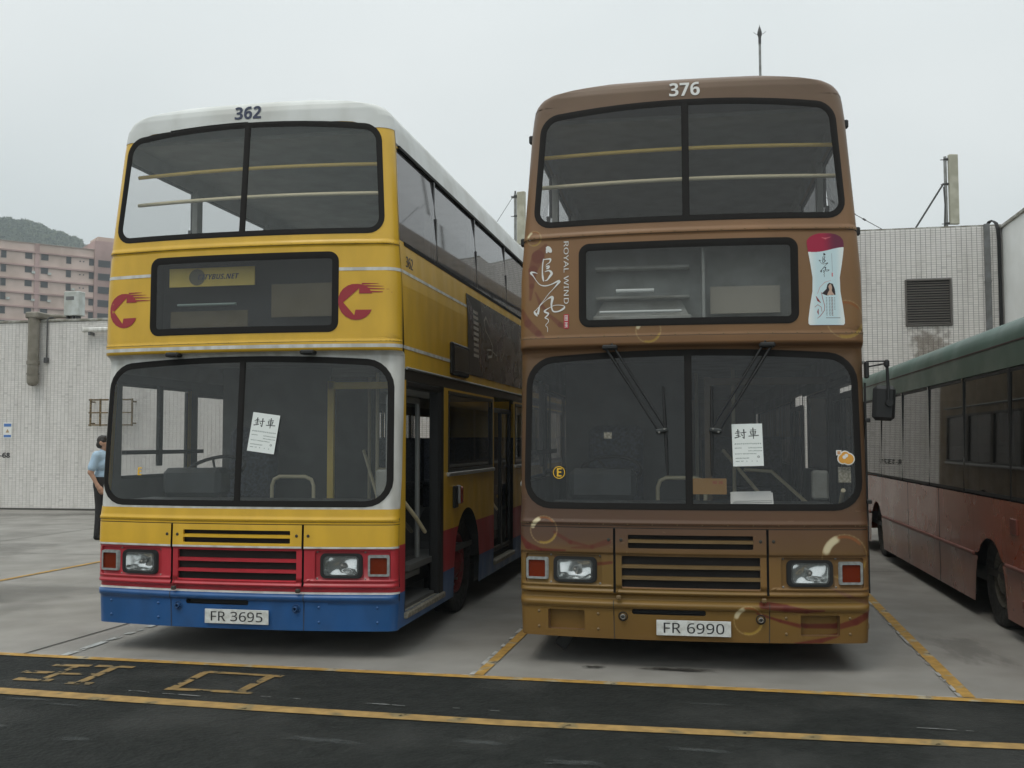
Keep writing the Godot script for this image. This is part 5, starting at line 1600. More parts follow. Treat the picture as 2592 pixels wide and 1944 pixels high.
func tiles(wall: Node, x0: float, x1: float, top: float, z: float, gap: float, singles: Rect2, holes: Array) -> void:
	var px := 0.0998
	var py := 0.0476
	var nx := int((x1 - x0) / px)
	var ny := int(top / py)
	var shape := MB.new()
	var h := Vector3((px - gap) / 2, (py - 0.006) / 2, 0.008)
	var b := 0.0025
	var fr := [Vector3(-h.x + b, -h.y + b, h.z), Vector3(h.x - b, -h.y + b, h.z), Vector3(h.x - b, h.y - b, h.z), Vector3(-h.x + b, h.y - b, h.z)]
	var bk := [Vector3(-h.x, -h.y, 0), Vector3(h.x, -h.y, 0), Vector3(h.x, h.y, 0), Vector3(-h.x, h.y, 0)]
	shape.quad(fr[0], fr[1], fr[2], fr[3])
	for k in 4:
		var k2 := (k + 1) % 4
		shape.quad_out(fr[k], bk[k], bk[k2], fr[k2], (fr[k] + fr[k2]) * Vector3(1, 1, 0))
	var mesh := shape.mesh()
	var at := []
	var n_single := 0
	for j in ny:
		for i in nx:
			var c := Vector3(x0 + (i + 0.5) * px, top - (j + 0.5) * py, z)
			var skip := false
			for r in holes:
				if r.has_point(Vector2(c.x, c.y)): skip = true
			if skip: continue
			if singles.has_point(Vector2(c.x, c.y)) and n_single < 300:
				var o := part(wall, "tile", mesh, [M.tile_a, M.tile_b, M.tile_c][rng.randi() % 3])
				o.position = c
				n_single += 1
			else: at.append(c)
	var mm := MultiMesh.new()
	mm.transform_format = MultiMesh.TRANSFORM_3D
	mm.use_colors = true
	mm.mesh = mesh
	mm.instance_count = at.size()
	for i in at.size():
		mm.set_instance_transform(i, Transform3D(Basis(Vector3(rng.randf_range(-1, 1), rng.randf_range(-1, 1), 0.1).normalized(), rng.randf() * 0.012), at[i]))
		var g := 0.9 + rng.randf() * 0.1 - (0.12 if rng.randf() < 0.03 else 0.0)
		mm.set_instance_color(i, Color(0.77 * g, 0.745 * g, 0.715 * g))
	var o := MultiMeshInstance3D.new()
	o.name = "tile_field"
	o.multimesh = mm
	o.material_override = M.tile_field
	o.set_meta("kind", "stuff")
	wall.add_child(o, true)

func walls() -> void:
	var zf := -15.05
	var w := thing("boundary_wall", "low white-tiled boundary wall left of the yellow bus", "wall", Vector3(0, 0, zf))
	part(w, "wall_body", MB.new().box(Vector3(-17.7, 2.32, -0.15), Vector3(29.0, 4.64, 0.3)), M.grout_pale)
	tiles(w, -32.1, -3.25, 4.6, 0.0, 0.0075, Rect2(0, -9, 0, 0), [])
	var film := MB.new()
	film.quad(Vector3(-32, 0.02, 0.0125), Vector3(-3.25, 0.02, 0.0125), Vector3(-3.25, 4.6, 0.0125), Vector3(-32, 4.6, 0.0125))
	part(w, "rain_streaks", film, M.streaks)
	part(w, "coping", MB.new().bbox(Vector3(-17.7, 4.64, -0.14), Vector3(29.0, 0.06, 0.36), 0.01), M.coping)
	part(w, "base_dirt", MB.new().box(Vector3(-17.7, 0.02, 0.012), Vector3(28.9, 0.05, 0.012)), M.joint)
	var t := thing("tiled_building", "taller white-tiled building with a louvred vent behind the buses", "building", Vector3(0, 0, zf))
	part(t, "wall_body", MB.new().box(Vector3(3.14, 3.03, -3.0), Vector3(12.68, 6.06, 6.0)), M.grout_dark)
	tiles(t, -3.18, 9.4, 6.06, 0.0, 0.0105, Rect2(6.74, 5.4, 2.37, 0.7), [Rect2(7.55, 4.0, 0.95, 1.01)])
	film = MB.new()
	film.quad(Vector3(-3.18, 0.02, 0.0125), Vector3(9.4, 0.02, 0.0125), Vector3(9.4, 6.05, 0.0125), Vector3(-3.18, 6.05, 0.0125))
	part(t, "rain_streaks", film, M.streaks)
	part(t, "painted_bay_number", text("R-1371", 0.1, "Droid Sans", 700, 0.003), M.ink, Transform3D(Basis.IDENTITY, Vector3(4.28, 1.26, 0.0145)))
	part(t, "roof", MB.new().box(Vector3(3.14, 6.075, -3.0), Vector3(12.7, 0.03, 6.0)), M.coping)
	var vent := MB.new()
	var vx := 8.018
	var vy := 4.505
	for e in [[7.58, vy, 0.035, 0.97], [8.456, vy, 0.035, 0.97]]: vent.bbox(Vector3(e[0], e[1], 0.02), Vector3(e[2], e[3], 0.07), 0.006)
	for e in [[vy + 0.47, 0.035], [vy - 0.47, 0.035]]: vent.bbox(Vector3(vx, e[0], 0.02), Vector3(0.84, e[1], 0.07), 0.006)
	var vn := part(t, "louvre_vent", vent, M.louvre)
	part(vn, "dark_back", MB.new().box(Vector3(vx, vy, 0.003), Vector3(0.86, 0.93, 0.006)), M.black)
	for k in 17: part(vn, "slat", MB.new().box(Vector3(vx, vy - 0.42 + k * 0.0525, 0.025), Vector3(0.84, 0.045, 0.006), Basis(Vector3.RIGHT, -0.75)), M.louvre)
	var rust := MB.new()
	rust.quad(Vector3(7.55, 3.2, 0.015), Vector3(8.5, 3.2, 0.015), Vector3(8.5, 4.05, 0.015), Vector3(7.55, 4.05, 0.015))
	part(t, "rust_run", rust, M.rust)
	var r := thing("white_side_wall", "plain white wall rising beyond the green-roofed bus", "wall", Vector3(9.484, 0, 0))
	part(r, "wall_body", MB.new().box(Vector3(0.2, 3.0, -5.0), Vector3(0.4, 6.0, 22.0)), M.white_wall)
	part(r, "coping", MB.new().bbox(Vector3(0.19, 6.03, -5.0), Vector3(0.46, 0.07, 22.0), 0.01), M.coping)
	# things fixed to the walls
	var d := thing("cable_trunking", "flat grey vertical cable trunking on the tiled building", "trunking", Vector3(9.182, 0, zf))
	part(d, "channel", MB.new().bbox(Vector3(0, 3.05, 0.04), Vector3(0.112, 6.1, 0.07), 0.008), M.steel_grey)
	for y in [1.5, 3.2, 4.9]: part(d, "joint_cover", MB.new().bbox(Vector3(0, y, 0.045), Vector3(0.124, 0.06, 0.075), 0.006), M.steel_grey)
	for k in 3:
		var x := 9.385 + k * 0.026
		var c := MB.new()
		c.tube([Vector3(x, 0.1, 0.05), Vector3(x, 5.75, 0.05), Vector3(x - 0.01, 5.98, 0.04), Vector3(x - 0.03, 6.12, -0.02), Vector3(x - 0.06, 6.2 - k * 0.01, -0.12), Vector3(x - 0.1, 6.2, -0.22), Vector3(x - 0.14, 6.13, -0.32), Vector3(x - 0.16, 6.09, -0.5)], 0.013, 8)
		var o := thing("black_cable", ["outermost black cable looping over the parapet beside the grey trunking", "middle black cable looping over the parapet in the white wall's corner", "innermost black cable against the plain white wall"][k], "cable", Vector3(0, 0, zf), 0.0, "cables in the wall corner")
		part(o, "cable_run", c, M.black)
	# aerials
	antenna("panel_antenna", "tall cream panel antenna on a braced pole above the louvred vent", Vector3(8.484, 6.09, zf - 0.3), 1.55, 0.19, 0.1, 0.25, true)
	antenna("panel_antenna", "cream panel antenna seen between the two double-deckers", Vector3(-0.93, 6.09, zf - 1.1), 1.42, 0.2, 0.1, -0.25, false)
	var m := thing("mast", "slim grey mast with a pointed finial rising behind the brown bus", "mast", Vector3(4.75, 6.09, -16.0))
	part(m, "pole", MB.new().cyl(Vector3.ZERO, Vector3(0, 4.58, 0), 0.034, 0.028, 14), M.pole)
	var fi := part(m, "finial", MB.new().lathe([Vector2(0.031, 4.53), Vector2(0.033, 4.7), Vector2(0.052, 4.74), Vector2(0.05, 4.8), Vector2(0.03, 4.88), Vector2(0.008, 4.94), Vector2(0.0, 4.99)], Transform3D.IDENTITY, 14), M.pole_dark)
	for a in [0.3, 2.9, 4.6]: part(fi, "spike", MB.new().tube([Vector3(cos(a) * 0.04, 4.75, sin(a) * 0.04), Vector3(cos(a) * 0.09, 4.76, sin(a) * 0.09), Vector3(cos(a) * 0.14, 4.8, sin(a) * 0.14)], 0.005, 5), M.pole_dark)
	var g := thing("guy_wire", "knotted guy wire running from the mast to the parapet right of the brown bus", "wire", Vector3(0, 0, 0))
	var wp := []
	for k in 13: wp.append(Vector3(4.78, 7.98, -15.9).lerp(Vector3(7.25, 6.09, -15.3), k / 12.0) - Vector3(0, 0.05 * sin(PI * k / 12.0), 0))
	part(g, "wire", MB.new().tube(wp, 0.008, 5), M.pole_dark)
	for k in [7, 8, 9, 10]: part(g, "insulator", MB.new().tube([wp[k] + Vector3(-0.03, 0.023, 0), wp[k] + Vector3(0.03, -0.023, 0)], 0.02, 8), M.pole_dark)
	part(g, "anchor", MB.new().bbox(Vector3(7.27, 6.1, -15.3), Vector3(0.16, 0.04, 0.1), 0.01), M.pole_dark)
	# left wall fittings
	var du := thing("ventilation_duct", "grey-brown duct hanging over the top of the boundary wall", "duct", Vector3(-12.73, 0, zf))
	part(du, "pipe", MB.new().cyl(Vector3(0, 3.1, 0.16), Vector3(0, 4.78, 0.16), 0.132, -1, 18), M.duct)
	var hood := MB.new()
	hood.bbox(Vector3(0.02, 4.76, -0.06), Vector3(0.36, 0.16, 0.72), 0.03)
	hood.tube([Vector3(0.1, 4.78, -0.2), Vector3(0.45, 4.77, -0.2), Vector3(0.95, 4.72, -0.2)], [0.07, 0.05, 0.03], 10)
	part(du, "hood", hood, M.duct)
	part(du, "collar", MB.new().cyl(Vector3(0, 3.55, 0.16), Vector3(0, 3.64, 0.16), 0.148, -1, 20), M.duct)
	part(du, "collar", MB.new().cyl(Vector3(0, 3.3, 0.16), Vector3(0, 3.34, 0.16), 0.145, -1, 20), M.duct)
	part(du, "elbow", MB.new().lathe([Vector2(0.132, 3.3), Vector2(0.14, 3.2), Vector2(0.13, 3.1), Vector2(0.09, 3.04), Vector2(0.0, 3.02)], Transform3D(Basis.IDENTITY, Vector3(0, 0, 0.16)), 18), M.duct)
	var co := thing("conduit", "thin dark conduit ending in a small box beside the hanging duct", "conduit", Vector3(-12.44, 0, zf))
	part(co, "pipe", MB.new().tube([Vector3(0, 3.7, 0.05), Vector3(0, 4.66, 0.05), Vector3(0.02, 4.72, 0.0), Vector3(0.05, 4.73, -0.1)], 0.018, 8), M.pole_dark)
	part(co, "junction_box", MB.new().bbox(Vector3(0, 3.66, 0.06), Vector3(0.1, 0.13, 0.09), 0.012), M.pole_dark)
	var la := thing("batten_lamp", "unlit white tube lamp bracketed high on the boundary wall", "lamp", Vector3(-11.38, 4.35, zf))
	part(la, "housing", MB.new().bbox(Vector3(0.75, 0.02, 0.17), Vector3(1.5, 0.11, 0.14), 0.03), M.white)
	part(la, "end_cap", MB.new().bbox(Vector3(0.02, 0.02, 0.17), Vector3(0.05, 0.12, 0.15), 0.02), M.white)
	for x in [0.18, 1.3]: part(la, "bracket", MB.new().bbox(Vector3(x, -0.07, 0.1), Vector3(0.06, 0.08, 0.2), 0.01), M.steel_grey)
	var ra := thing("pipe_rack", "small rusty pipe rack fixed to the boundary wall above the person", "rack", Vector3(-11.12, 2.06, zf))
	for y in [0.0, 0.295, 0.605]: part(ra, "bar", MB.new().box(Vector3(0.55, y, 0.22), Vector3(1.14, 0.035, 0.035)), M.rust_steel)
	for x in [0.0, 0.257, 0.8, 1.1]: part(ra, "post", MB.new().box(Vector3(x, 0.3025, 0.184), Vector3(0.035, 0.66, 0.035)), M.rust_steel)
	for x in [0.0, 1.1]:
		for y in [0.04, 0.56]: part(ra, "strut", MB.new().box(Vector3(x, y, 0.09), Vector3(0.03, 0.03, 0.15)), M.rust_steel)
	var si := thing("safety_sign", "small blue and white notice sign on the boundary wall", "sign", Vector3(-13.49, 1.94, zf))
	part(si, "plate", MB.new().bbox(Vector3(0, 0, 0.018), Vector3(0.24, 0.39, 0.012), 0.003), M.print_white)
	for e in [[0.135, 0.075], [-0.135, 0.06]]: part(si, "blue_band", MB.new().box(Vector3(0, e[0], 0.0255), Vector3(0.2, e[1], 0.004)), M.sign_blue)
	part(si, "pictogram", MB.new().poly(PackedVector2Array([Vector2(-0.05, -0.05), Vector2(0.0, 0.04), Vector2(0.02, 0.01), Vector2(0.05, -0.05)]), func(p: Vector2) -> Array: return [Vector3(p.x, p.y, 0.026), Vector3(0, 0, 1)]), M.sign_tan)
	var tx := part(w, "painted_bay_number", text("R-68", 0.12, "Droid Sans", 700, 0.003), M.ink, Transform3D(Basis.from_scale(Vector3(1.25, 1, 1)), Vector3(-13.62, 1.33, 0.0145)))
	var bx := thing("equipment_cabinet", "white equipment cabinet standing on top of the boundary wall", "cabinet", Vector3(-11.85, 4.67, zf - 0.16))
	part(bx, "case", MB.new().bbox(Vector3(0, 0.39, 0), Vector3(0.42, 0.6, 0.26), 0.015), M.cabinet)
	part(bx, "nameplate", MB.new().box(Vector3(-0.04, 0.52, 0.132), Vector3(0.22, 0.09, 0.006)), M.steel_grey)
	for x in [-0.14, 0.02, 0.1]: part(bx, "leg", MB.new().box(Vector3(x, 0.05, 0), Vector3(0.035, 0.1, 0.2)), M.pole_dark)

func antenna(called: String, label: String, at: Vector3, h: float, wd: float, dp: float, turn: float, brace: bool) -> void:
	var a := thing(called, label, "antenna", at, 0.0, "panel antennas on the tiled building")
	var b := Basis(Vector3.UP, turn)
	part(a, "pole", MB.new().cyl(Vector3.ZERO, Vector3(0, h + (0.0 if brace else 0.0), 0), 0.032, -1, 14), M.pole)
	part(a, "panel", MB.new().bbox(Vector3(0.15, h / 2 + 0.06, 0.02), Vector3(wd, h - 0.06, dp), 0.012, b), M.cream)
	part(a, "base_plate", MB.new().bbox(Vector3(0.02, 0.015, 0), Vector3(0.3, 0.03, 0.24), 0.008), M.pole_dark)
	for y in [0.12, h * 0.62, h - 0.06]:
		part(a, "clamp", MB.new().bbox(Vector3(0.05, y, 0.0), Vector3(0.16, 0.04, 0.09), 0.008), M.pole_dark)
		part(a, "clamp_bolt", MB.new().tube([Vector3(-0.1, y - 0.01, 0.02), Vector3(0.0, y - 0.01, 0.02)], 0.009, 6), M.pole_dark)
	if brace:
		part(a, "brace", MB.new().cyl(Vector3(-0.04, h * 0.63, 0), Vector3(-0.65, 0.0, 0), 0.02, -1, 10), M.pole_dark)
		part(a, "base_bar", MB.new().bbox(Vector3(0.1, 0.02, 0.12), Vector3(1.1, 0.03, 0.04), 0.006), M.pole_dark)
		part(a, "feeder", MB.new().tube([Vector3(-0.05, 0.05, 0.03), Vector3(-0.03, 0.5, 0.04), Vector3(-0.045, 0.9, 0.03)], 0.014, 6), M.pole_dark)
	else:
		part(a, "pole_tip", MB.new().cyl(Vector3(0, h, 0), Vector3(0, h + 0.06, 0), 0.02, -1, 10), M.pole_dark)
		part(a, "top_arm", MB.new().box(Vector3(0.02, h - 0.1, 0.02), Vector3(0.22, 0.03, 0.03)), M.pole_dark)
		part(a, "guy", MB.new().tube([Vector3(-0.06, h - 0.08, 0), Vector3(-0.95, 0.0, 0)], 0.006, 5), M.pole_dark)

func far_things() -> void:
	# pink block, seen at an angle: local x runs along the front, z out of it
	var e := Vector3(0.6696, 0, -0.7427)
	var o := thing("pink_apartment_block", "long pink flat-roofed block with rows of small dark windows", "building", Vector3(-133.82, 0, -168.62), atan2(0.7427, 0.6696))
	var H := 41.65
	part(o, "wall", MB.new().box(Vector3(-1.1, H / 2, -6), Vector3(37.8, H, 12)), M.pink)
	part(o, "stair_tower", MB.new().box(Vector3(20.9, 21.8, -6.2), Vector3(6.2, 43.6, 13.4)), M.pink_dark)
	part(o, "roof_plant", MB.new().box(Vector3(21.5, 44.4, -7), Vector3(4.0, 1.8, 6)), M.pink)
	part(o, "parapet_cap", MB.new().box(Vector3(-1.1, H + 0.05, -5.9), Vector3(38.0, 0.12, 12.2)), M.pink_cap)
	var cols := [[-17.5, 1.1, 1.3], [-13.0, 1.2, 1.1], [-10.4, 1.2, 1.1], [-5.6, 0.9, 1.3], [-1.2, 0.9, 1.3], [0.73, 0.85, 1.35], [5.29, 1.2, 1.1], [8.28, 1.25, 1.1], [12.84, 0.85, 1.32], [17.3, 0.85, 1.25]]
	var step := 2.77
	for x in [-11.7, 6.82]: part(o, "pilaster", MB.new().box(Vector3(x, H / 2, 0.12), Vector3(0.85, H, 0.3)), M.pink_dark)
	for x in [-18.8]: part(o, "pilaster", MB.new().box(Vector3(x, H / 2, 0.12), Vector3(0.85, H, 0.3)), M.pink_dark)
	for k in 9:
		var y := 39.85 - k * step
		part(o, "ledge", MB.new().box(Vector3(-1.1, y, 0.16), Vector3(37.6, 0.3, 0.4)), M.pink_dark)
		for c in cols:
			var w := part(o, "window", MB.new().box(Vector3(c[0], y - 0.22 - c[2] / 2, 0.02), Vector3(c[1] + 0.14, c[2] + 0.1, 0.12)), M.window_frame)
			if rng.randf() < 0.4: part(o, "air_conditioner", MB.new().box(Vector3(c[0] + 0.9, y - 1.3, 0.2), Vector3(0.62, 0.45, 0.4)), M.cabinet)
			part(w, "pane", MB.new().box(Vector3(c[0], y - 0.22 - c[2] / 2, 0.06), Vector3(c[1], c[2], 0.06)), M.window_dark)
		if k < 4:
			for x in [15.05, 15.75]: part(o, "extract_vent", MB.new().cyl(Vector3(x, y - 0.85, 0), Vector3(x, y - 0.85, 0.12), 0.13, -1, 10), M.window_dark)
		var tw := part(o, "window", MB.new().box(Vector3(19.7, y - 1.0, 0.52), Vector3(2.5, 1.45, 0.12)), M.window_frame)
		part(tw, "pane", MB.new().box(Vector3(19.7, y - 1.0, 0.56), Vector3(2.3, 1.35, 0.06)), M.window_dark)
	part(o, "aerial", MB.new().cyl(Vector3(14.1, H, -1), Vector3(14.1, H + 1.1, -1), 0.06, -1, 6), M.pole)
	# wooded hill
	var ridge := [[-900, 150], [-760, 172], [-640, 168], [-540, 160], [-471.2, 153.7], [-459.5, 152.1], [-447.8, 150.8], [-436.2, 148.8], [-431.5, 145.7], [-421.7, 143.0], [-413.1, 139.5], [-407.3, 135.7], [-399.3, 131.5], [-380, 122], [-350, 106], [-310, 84], [-250, 50], [-180, 15], [-120, -2]]
	var mb := MB.new()
	var f := FastNoiseLite.new()
	f.seed = 3; f.frequency = 0.012
	var pts := []
	var nz := 14
	for r in ridge:
		for k in nz:
			var t := k / (nz - 1.0)
			var z := -600 + 330 * (1 - t) * 1.0 - 0.0
			z = lerpf(-600, -300, t) if t >= 0 else z
			var y: float = maxf(-2, (r[1] - 7) * pow(cos(t * PI / 2), 1.3))
			y += f.get_noise_2d(r[0], z) * 9 * t * (1 - t) * 4
			pts.append(Vector3(r[0], y, z))
	for p in pts: mb.vert(p, Vector3(0, 0.8, 0.6))
	for i in ridge.size() - 1:
		for k in nz - 1:
			var a := i * nz + k
			mb.t3(a, a + nz + 1, a + nz); mb.t3(a, a + 1, a + nz + 1)
	struct("hill", mb, M.hill)
	var crown := MB.new()
	for k in 46:                       # a crown of loose leafy clumps
		var d := Vector3(rng.randf_range(-1, 1), rng.randf_range(-0.5, 1), rng.randf_range(-1, 1)).normalized()
		var c := d * rng.randf_range(0.35, 0.95)
		var u := d.cross(Vector3(0.3, 1, 0.2)).normalized() * rng.randf_range(0.22, 0.4)
		var w := d.cross(u).normalized() * rng.randf_range(0.22, 0.4)
		crown.tri_out(c + u, c - u * 0.7 + w, c - u * 0.5 - w, d)
		crown.tri_out(c + w + d * 0.2, c - w + u * 0.5 - d * 0.1, c - u - d * 0.2, d)
		crown.tri_out(c + d * 0.32, c + u - d * 0.1, c - w - d * 0.1, (d + u).normalized())
	var mm := MultiMesh.new()
	mm.transform_format = MultiMesh.TRANSFORM_3D
	mm.use_colors = true
	mm.mesh = crown.mesh()
	var spots := []
	for i in ridge.size() - 1:
		var a: Array = ridge[i]; var b: Array = ridge[i + 1]
		var n := int(absf(b[0] - a[0]) * (34.0 if a[0] > -520 and a[0] < -350 else 3.0))
		for k in n:
			var t := rng.randf()
			var q := pow(rng.randf(), 1.4) * 0.75
			var x := lerpf(a[0], b[0], t)
			spots.append(Vector3(x, maxf(-2, (lerpf(a[1], b[1], t) - 7) * pow(cos(q * PI / 2), 1.3)), lerpf(-600, -300, q)))
	mm.instance_count = spots.size()
	for i in spots.size():
		var s := rng.randf_range(1.8, 4.6)
		mm.set_instance_transform(i, Transform3D(Basis(Vector3.UP, rng.randf() * TAU).scaled(Vector3(s, s * rng.randf_range(0.85, 1.25), s)), spots[i] + Vector3(0, s * 0.45, 0)))
		var g := rng.randf()
		mm.set_instance_color(i, Color(0.028 + g * 0.05, 0.042 + g * 0.05, 0.022 + g * 0.022))
	var fo := MultiMeshInstance3D.new()
	fo.name = numbered("hillside_forest")
	fo.multimesh = mm
	fo.material_override = M.leaves
	add_child(fo, true)
	fo.set_meta("kind", "stuff")
	tag(fo, "dark green woodland covering the distant hill", "forest")

func papers(yellow: Node3D, gold: Node3D) -> void:
	var mk := func(called: String, label: String, bus: Node3D, x: float, y: float, spin: float, wd: float, ht: float) -> void:
		var r: Array = on(s_of(x, y), y, 0.007)
		var ez: Vector3 = r[1]
		var ex := Vector3.UP.cross(ez).normalized()
		var o := thing(called, label, "notice", Vector3.ZERO, 0.0, "paper notices on the windscreens")
		o.transform = bus.transform * Transform3D(Basis(ex, ez.cross(ex), ez) * Basis(Vector3(0, 0, 1), spin), r[0])
		var mb := MB.new()
		var n := 6
		for j in n + 1:
			for i in n + 1:
				var p := Vector2(i / float(n), j / float(n))
				mb.vert(Vector3((p.x - 0.5) * wd, (0.5 - p.y) * ht, 0.003 * sin(p.x * 3.0) * sin(p.y * 2.0)), Vector3(0.01 * cos(p.x * 3), 0, 1).normalized(), p)
		for j in n:
			for i in n:
				var a := j * (n + 1) + i
				mb.t3(a, a + n + 1, a + n + 2); mb.t3(a, a + n + 2, a + 1)
		part(o, "sheet", mb, M.notice)
	mk.call("paper_notice", "white paper notice taped crookedly on the yellow bus's windscreen", yellow, 0.2, 1.702, -0.135, 0.222, 0.3)
	mk.call("paper_notice", "white paper notice taped straight on the brown bus's windscreen", gold, 0.413, 1.605, 0.02, 0.214, 0.302)
	var st := thing("paper_stack", "folded white papers lying on the brown bus's dashboard", "papers", Vector3.ZERO)
	st.transform = gold.transform * Transform3D(Basis(Vector3.RIGHT, 0.85), Vector3(0.445, 1.215, -0.17))
	for k in 4: part(st, "sheet", MB.new().box(Vector3(0.006 * (k % 2), k * 0.006, -0.004 * k), Vector3(0.30 - 0.012 * k, 0.004, 0.115 - 0.01 * k), Basis(Vector3.UP, 0.02 * (k - 1.5))), M.print_white)
	var oc := thing("orange_card", "orange printed card propped behind the brown bus's windscreen", "card", Vector3.ZERO)
	oc.transform = gold.transform * Transform3D(Basis(Vector3.RIGHT, -0.25), Vector3(0.15, 1.24, -0.3))
	part(oc, "card", MB.new().box(Vector3(0, 0.06, 0), Vector3(0.25, 0.12, 0.004)), M.card_orange)
	part(oc, "card_lettering", text("60 26", 0.022, "Droid Sans", 700, 0.001), M.card_red, Transform3D(Basis.IDENTITY, Vector3(0.06, 0.088, 0.003)))
	part(gold, "label_sticker", MB.new().poly(PackedVector2Array([Vector2(-0.613, 1.655), Vector2(-0.555, 1.655), Vector2(-0.555, 1.7), Vector2(-0.613, 1.7)]), at_front(-0.012)), M.faded_paper)

func side_display(bus: Node) -> void:      # dark route display over the entrance
	var o := part(bus, "side_display", MB.new().bbox(Vector3(1.262, 2.395, -1.985), Vector3(0.045, 0.3, 0.62), 0.015), M.black)
	part(o, "display_glass", MB.new().bbox(Vector3(1.277, 2.4, -1.985), Vector3(0.02, 0.235, 0.55), 0.008), M.dark_panel)

func materials() -> void:
	M.yellow = worn(lin(0.78, 0.47, 0.035), 0.42, 0.05, 0.015, 0.9, 0.25, 0.4)
	M.blue = worn(lin(0.022, 0.105, 0.30), 0.42, 0.08, 0.015, 0.9, 0.25, 0.4)
	M.blue_dark = mat(lin(0.02, 0.07, 0.18), 0.5)
	M.red = worn(lin(0.52, 0.035, 0.05), 0.42, 0.09, 0.015, 0.9, 0.25, 0.4)
	M.white = worn(lin(0.76, 0.76, 0.73), 0.45, 0.14, 0.02, 1.2, 0.0, 0.25)
	M.roof_white = worn(lin(0.72, 0.74, 0.72), 0.5, 0.09, 0.012, 0.7, 0.0, 0.5)
	M.emblem_red = mat(lin(0.36, 0.03, 0.04), 0.45)
	M.ink_blue = mat(lin(0.035, 0.045, 0.09), 0.5)
	M.ink = mat(lin(0.02, 0.02, 0.022), 0.5)
	M.plate = worn(lin(0.72, 0.74, 0.72), 0.35, 0.1, 0.03, 2.0)
	M.rubber = mat(lin(0.014, 0.0125, 0.0115), 0.7, 0.0, 0.35)
	M.black = mat(lin(0.014, 0.014, 0.014), 0.55)
	M.black_paint = mat(lin(0.02, 0.02, 0.02), 0.35)
	M.mesh = mat(lin(0.022, 0.018, 0.016), 0.8)
	M.seam = mat(lin(0.05, 0.045, 0.035), 0.8)
	M.seam_brown = mat(lin(0.09, 0.05, 0.045), 0.8)
	M.rail = mat(lin(0.06, 0.06, 0.055), 0.5)
	M.dark_panel = mat(lin(0.03, 0.028, 0.028), 0.25)
	M.chrome = mat(lin(0.75, 0.76, 0.76), 0.12, 1.0)
	M.reflector = mat(lin(0.86, 0.87, 0.86), 0.13, 1.0)
	var bump := FastNoiseLite.new()
	bump.frequency = 0.016; bump.seed = 8; bump.fractal_octaves = 2
	var bt := NoiseTexture2D.new()
	bt.width = 128; bt.height = 128; bt.seamless = true; bt.as_normal_map = true; bt.bump_strength = 5.0; bt.noise = bump
	M.reflector.normal_enabled = true; M.reflector.normal_texture = bt; M.reflector.uv1_triplanar = true; M.reflector.uv1_scale = Vector3.ONE * 2.2
	M.lens = glass(Color(0.9, 0.95, 0.95), 0.06)
	M.steel = mat(lin(0.3, 0.29, 0.27), 0.45, 0.8)
	M.alloy = mat(lin(0.5, 0.5, 0.48), 0.4, 0.7)
	M.alloy_dull = mat(lin(0.28, 0.29, 0.28), 0.5, 0.3)
	M.grey_rim = worn(lin(0.34, 0.36, 0.36), 0.5, 0.15, 0.03, 3.0)
	M.amber = mat(lin(0.16, 0.022, 0.006), 0.12)
	M.red_lens = mat(lin(0.28, 0.02, 0.015), 0.2)
	M.clear = glass(Color(0.54, 0.57, 0.555), 0.16)  # pale colour lays a painted reflection veil over the pane
	M.veiled_dim = glass(Color(0.31, 0.305, 0.29), 0.24)  # warm grey, a weaker reflection veil mixed into the glass colour
	M.veiled_low = glass(Color(0.38, 0.395, 0.385), 0.16)  # lower windscreen, its reflection veil painted in darker
	M.veiled_dark = glass(Color(0.2, 0.2, 0.195), 0.24)  # brown bus windscreen, faint reflection veil put into the colour
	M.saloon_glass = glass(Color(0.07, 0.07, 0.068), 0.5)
	M.sky_pale_glass = glass(Color(0.40, 0.39, 0.40), 0.72)  # grey stands in for sky mirrored in the upper side panes
	M.dark_glass = glass(Color(0.09, 0.085, 0.08), 0.93)
	M.joint_glass = mat(lin(0.012, 0.012, 0.012), 0.08)
	M.lining_shaded = worn(lin(0.11, 0.115, 0.11), 0.7, 0.1)  # darker copy of the lining, lower-deck shade put into the colour
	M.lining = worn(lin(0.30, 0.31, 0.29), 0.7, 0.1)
	M.floor = mat(lin(0.09, 0.09, 0.085), 0.8)
	M.sill = worn(lin(0.3, 0.28, 0.23), 0.55, 0.25, 0.03, 2.0)
	M.dash = worn(lin(0.045, 0.05, 0.05), 0.6, 0.2)
	M.dash_dark = worn(lin(0.03, 0.036, 0.038), 0.55, 0.2)
	M.seat = worn(lin(0.06, 0.07, 0.1), 0.85, 0.3, 0.05, 2.0)
	M.rail_yellow = mat(lin(0.85, 0.6, 0.13), 0.35)
	M.frame_yellow = mat(lin(0.92, 0.68, 0.14), 0.35)
	M.rail_cream = mat(lin(0.78, 0.7, 0.47), 0.4)
	M.box_dark = mat(lin(0.045, 0.05, 0.052), 0.7)
	M.box_grey = worn(lin(0.34, 0.36, 0.34), 0.6, 0.1)
	M.box_light = worn(lin(0.4, 0.41, 0.38), 0.55, 0.15)
	M.blind_beige = mat(lin(0.36, 0.34, 0.28), 0.8)
	M.blind_yellow = worn(lin(0.75, 0.58, 0.12), 0.8, 0.07, 0.01, 1.0)
	M.blind_smudge = mat(lin(0.16, 0.15, 0.1), 0.8)
	M.blind_brown = worn(lin(0.13, 0.11, 0.065), 0.8, 0.06, 0.01, 1.0)
	M.roller = mat(lin(0.22, 0.3, 0.28), 0.5)
	M.tube_white = mat(lin(0.8, 0.84, 0.82), 0.3)
	M.tyre = worn(lin(0.022, 0.021, 0.02), 0.85, 0.3, 0.03, 3.0)
	M.hub_red = worn(lin(0.28, 0.04, 0.04), 0.6, 0.3, 0.03, 3.0)
	M.hub_grey = worn(lin(0.13, 0.12, 0.1), 0.6, 0.3, 0.03, 3.0)
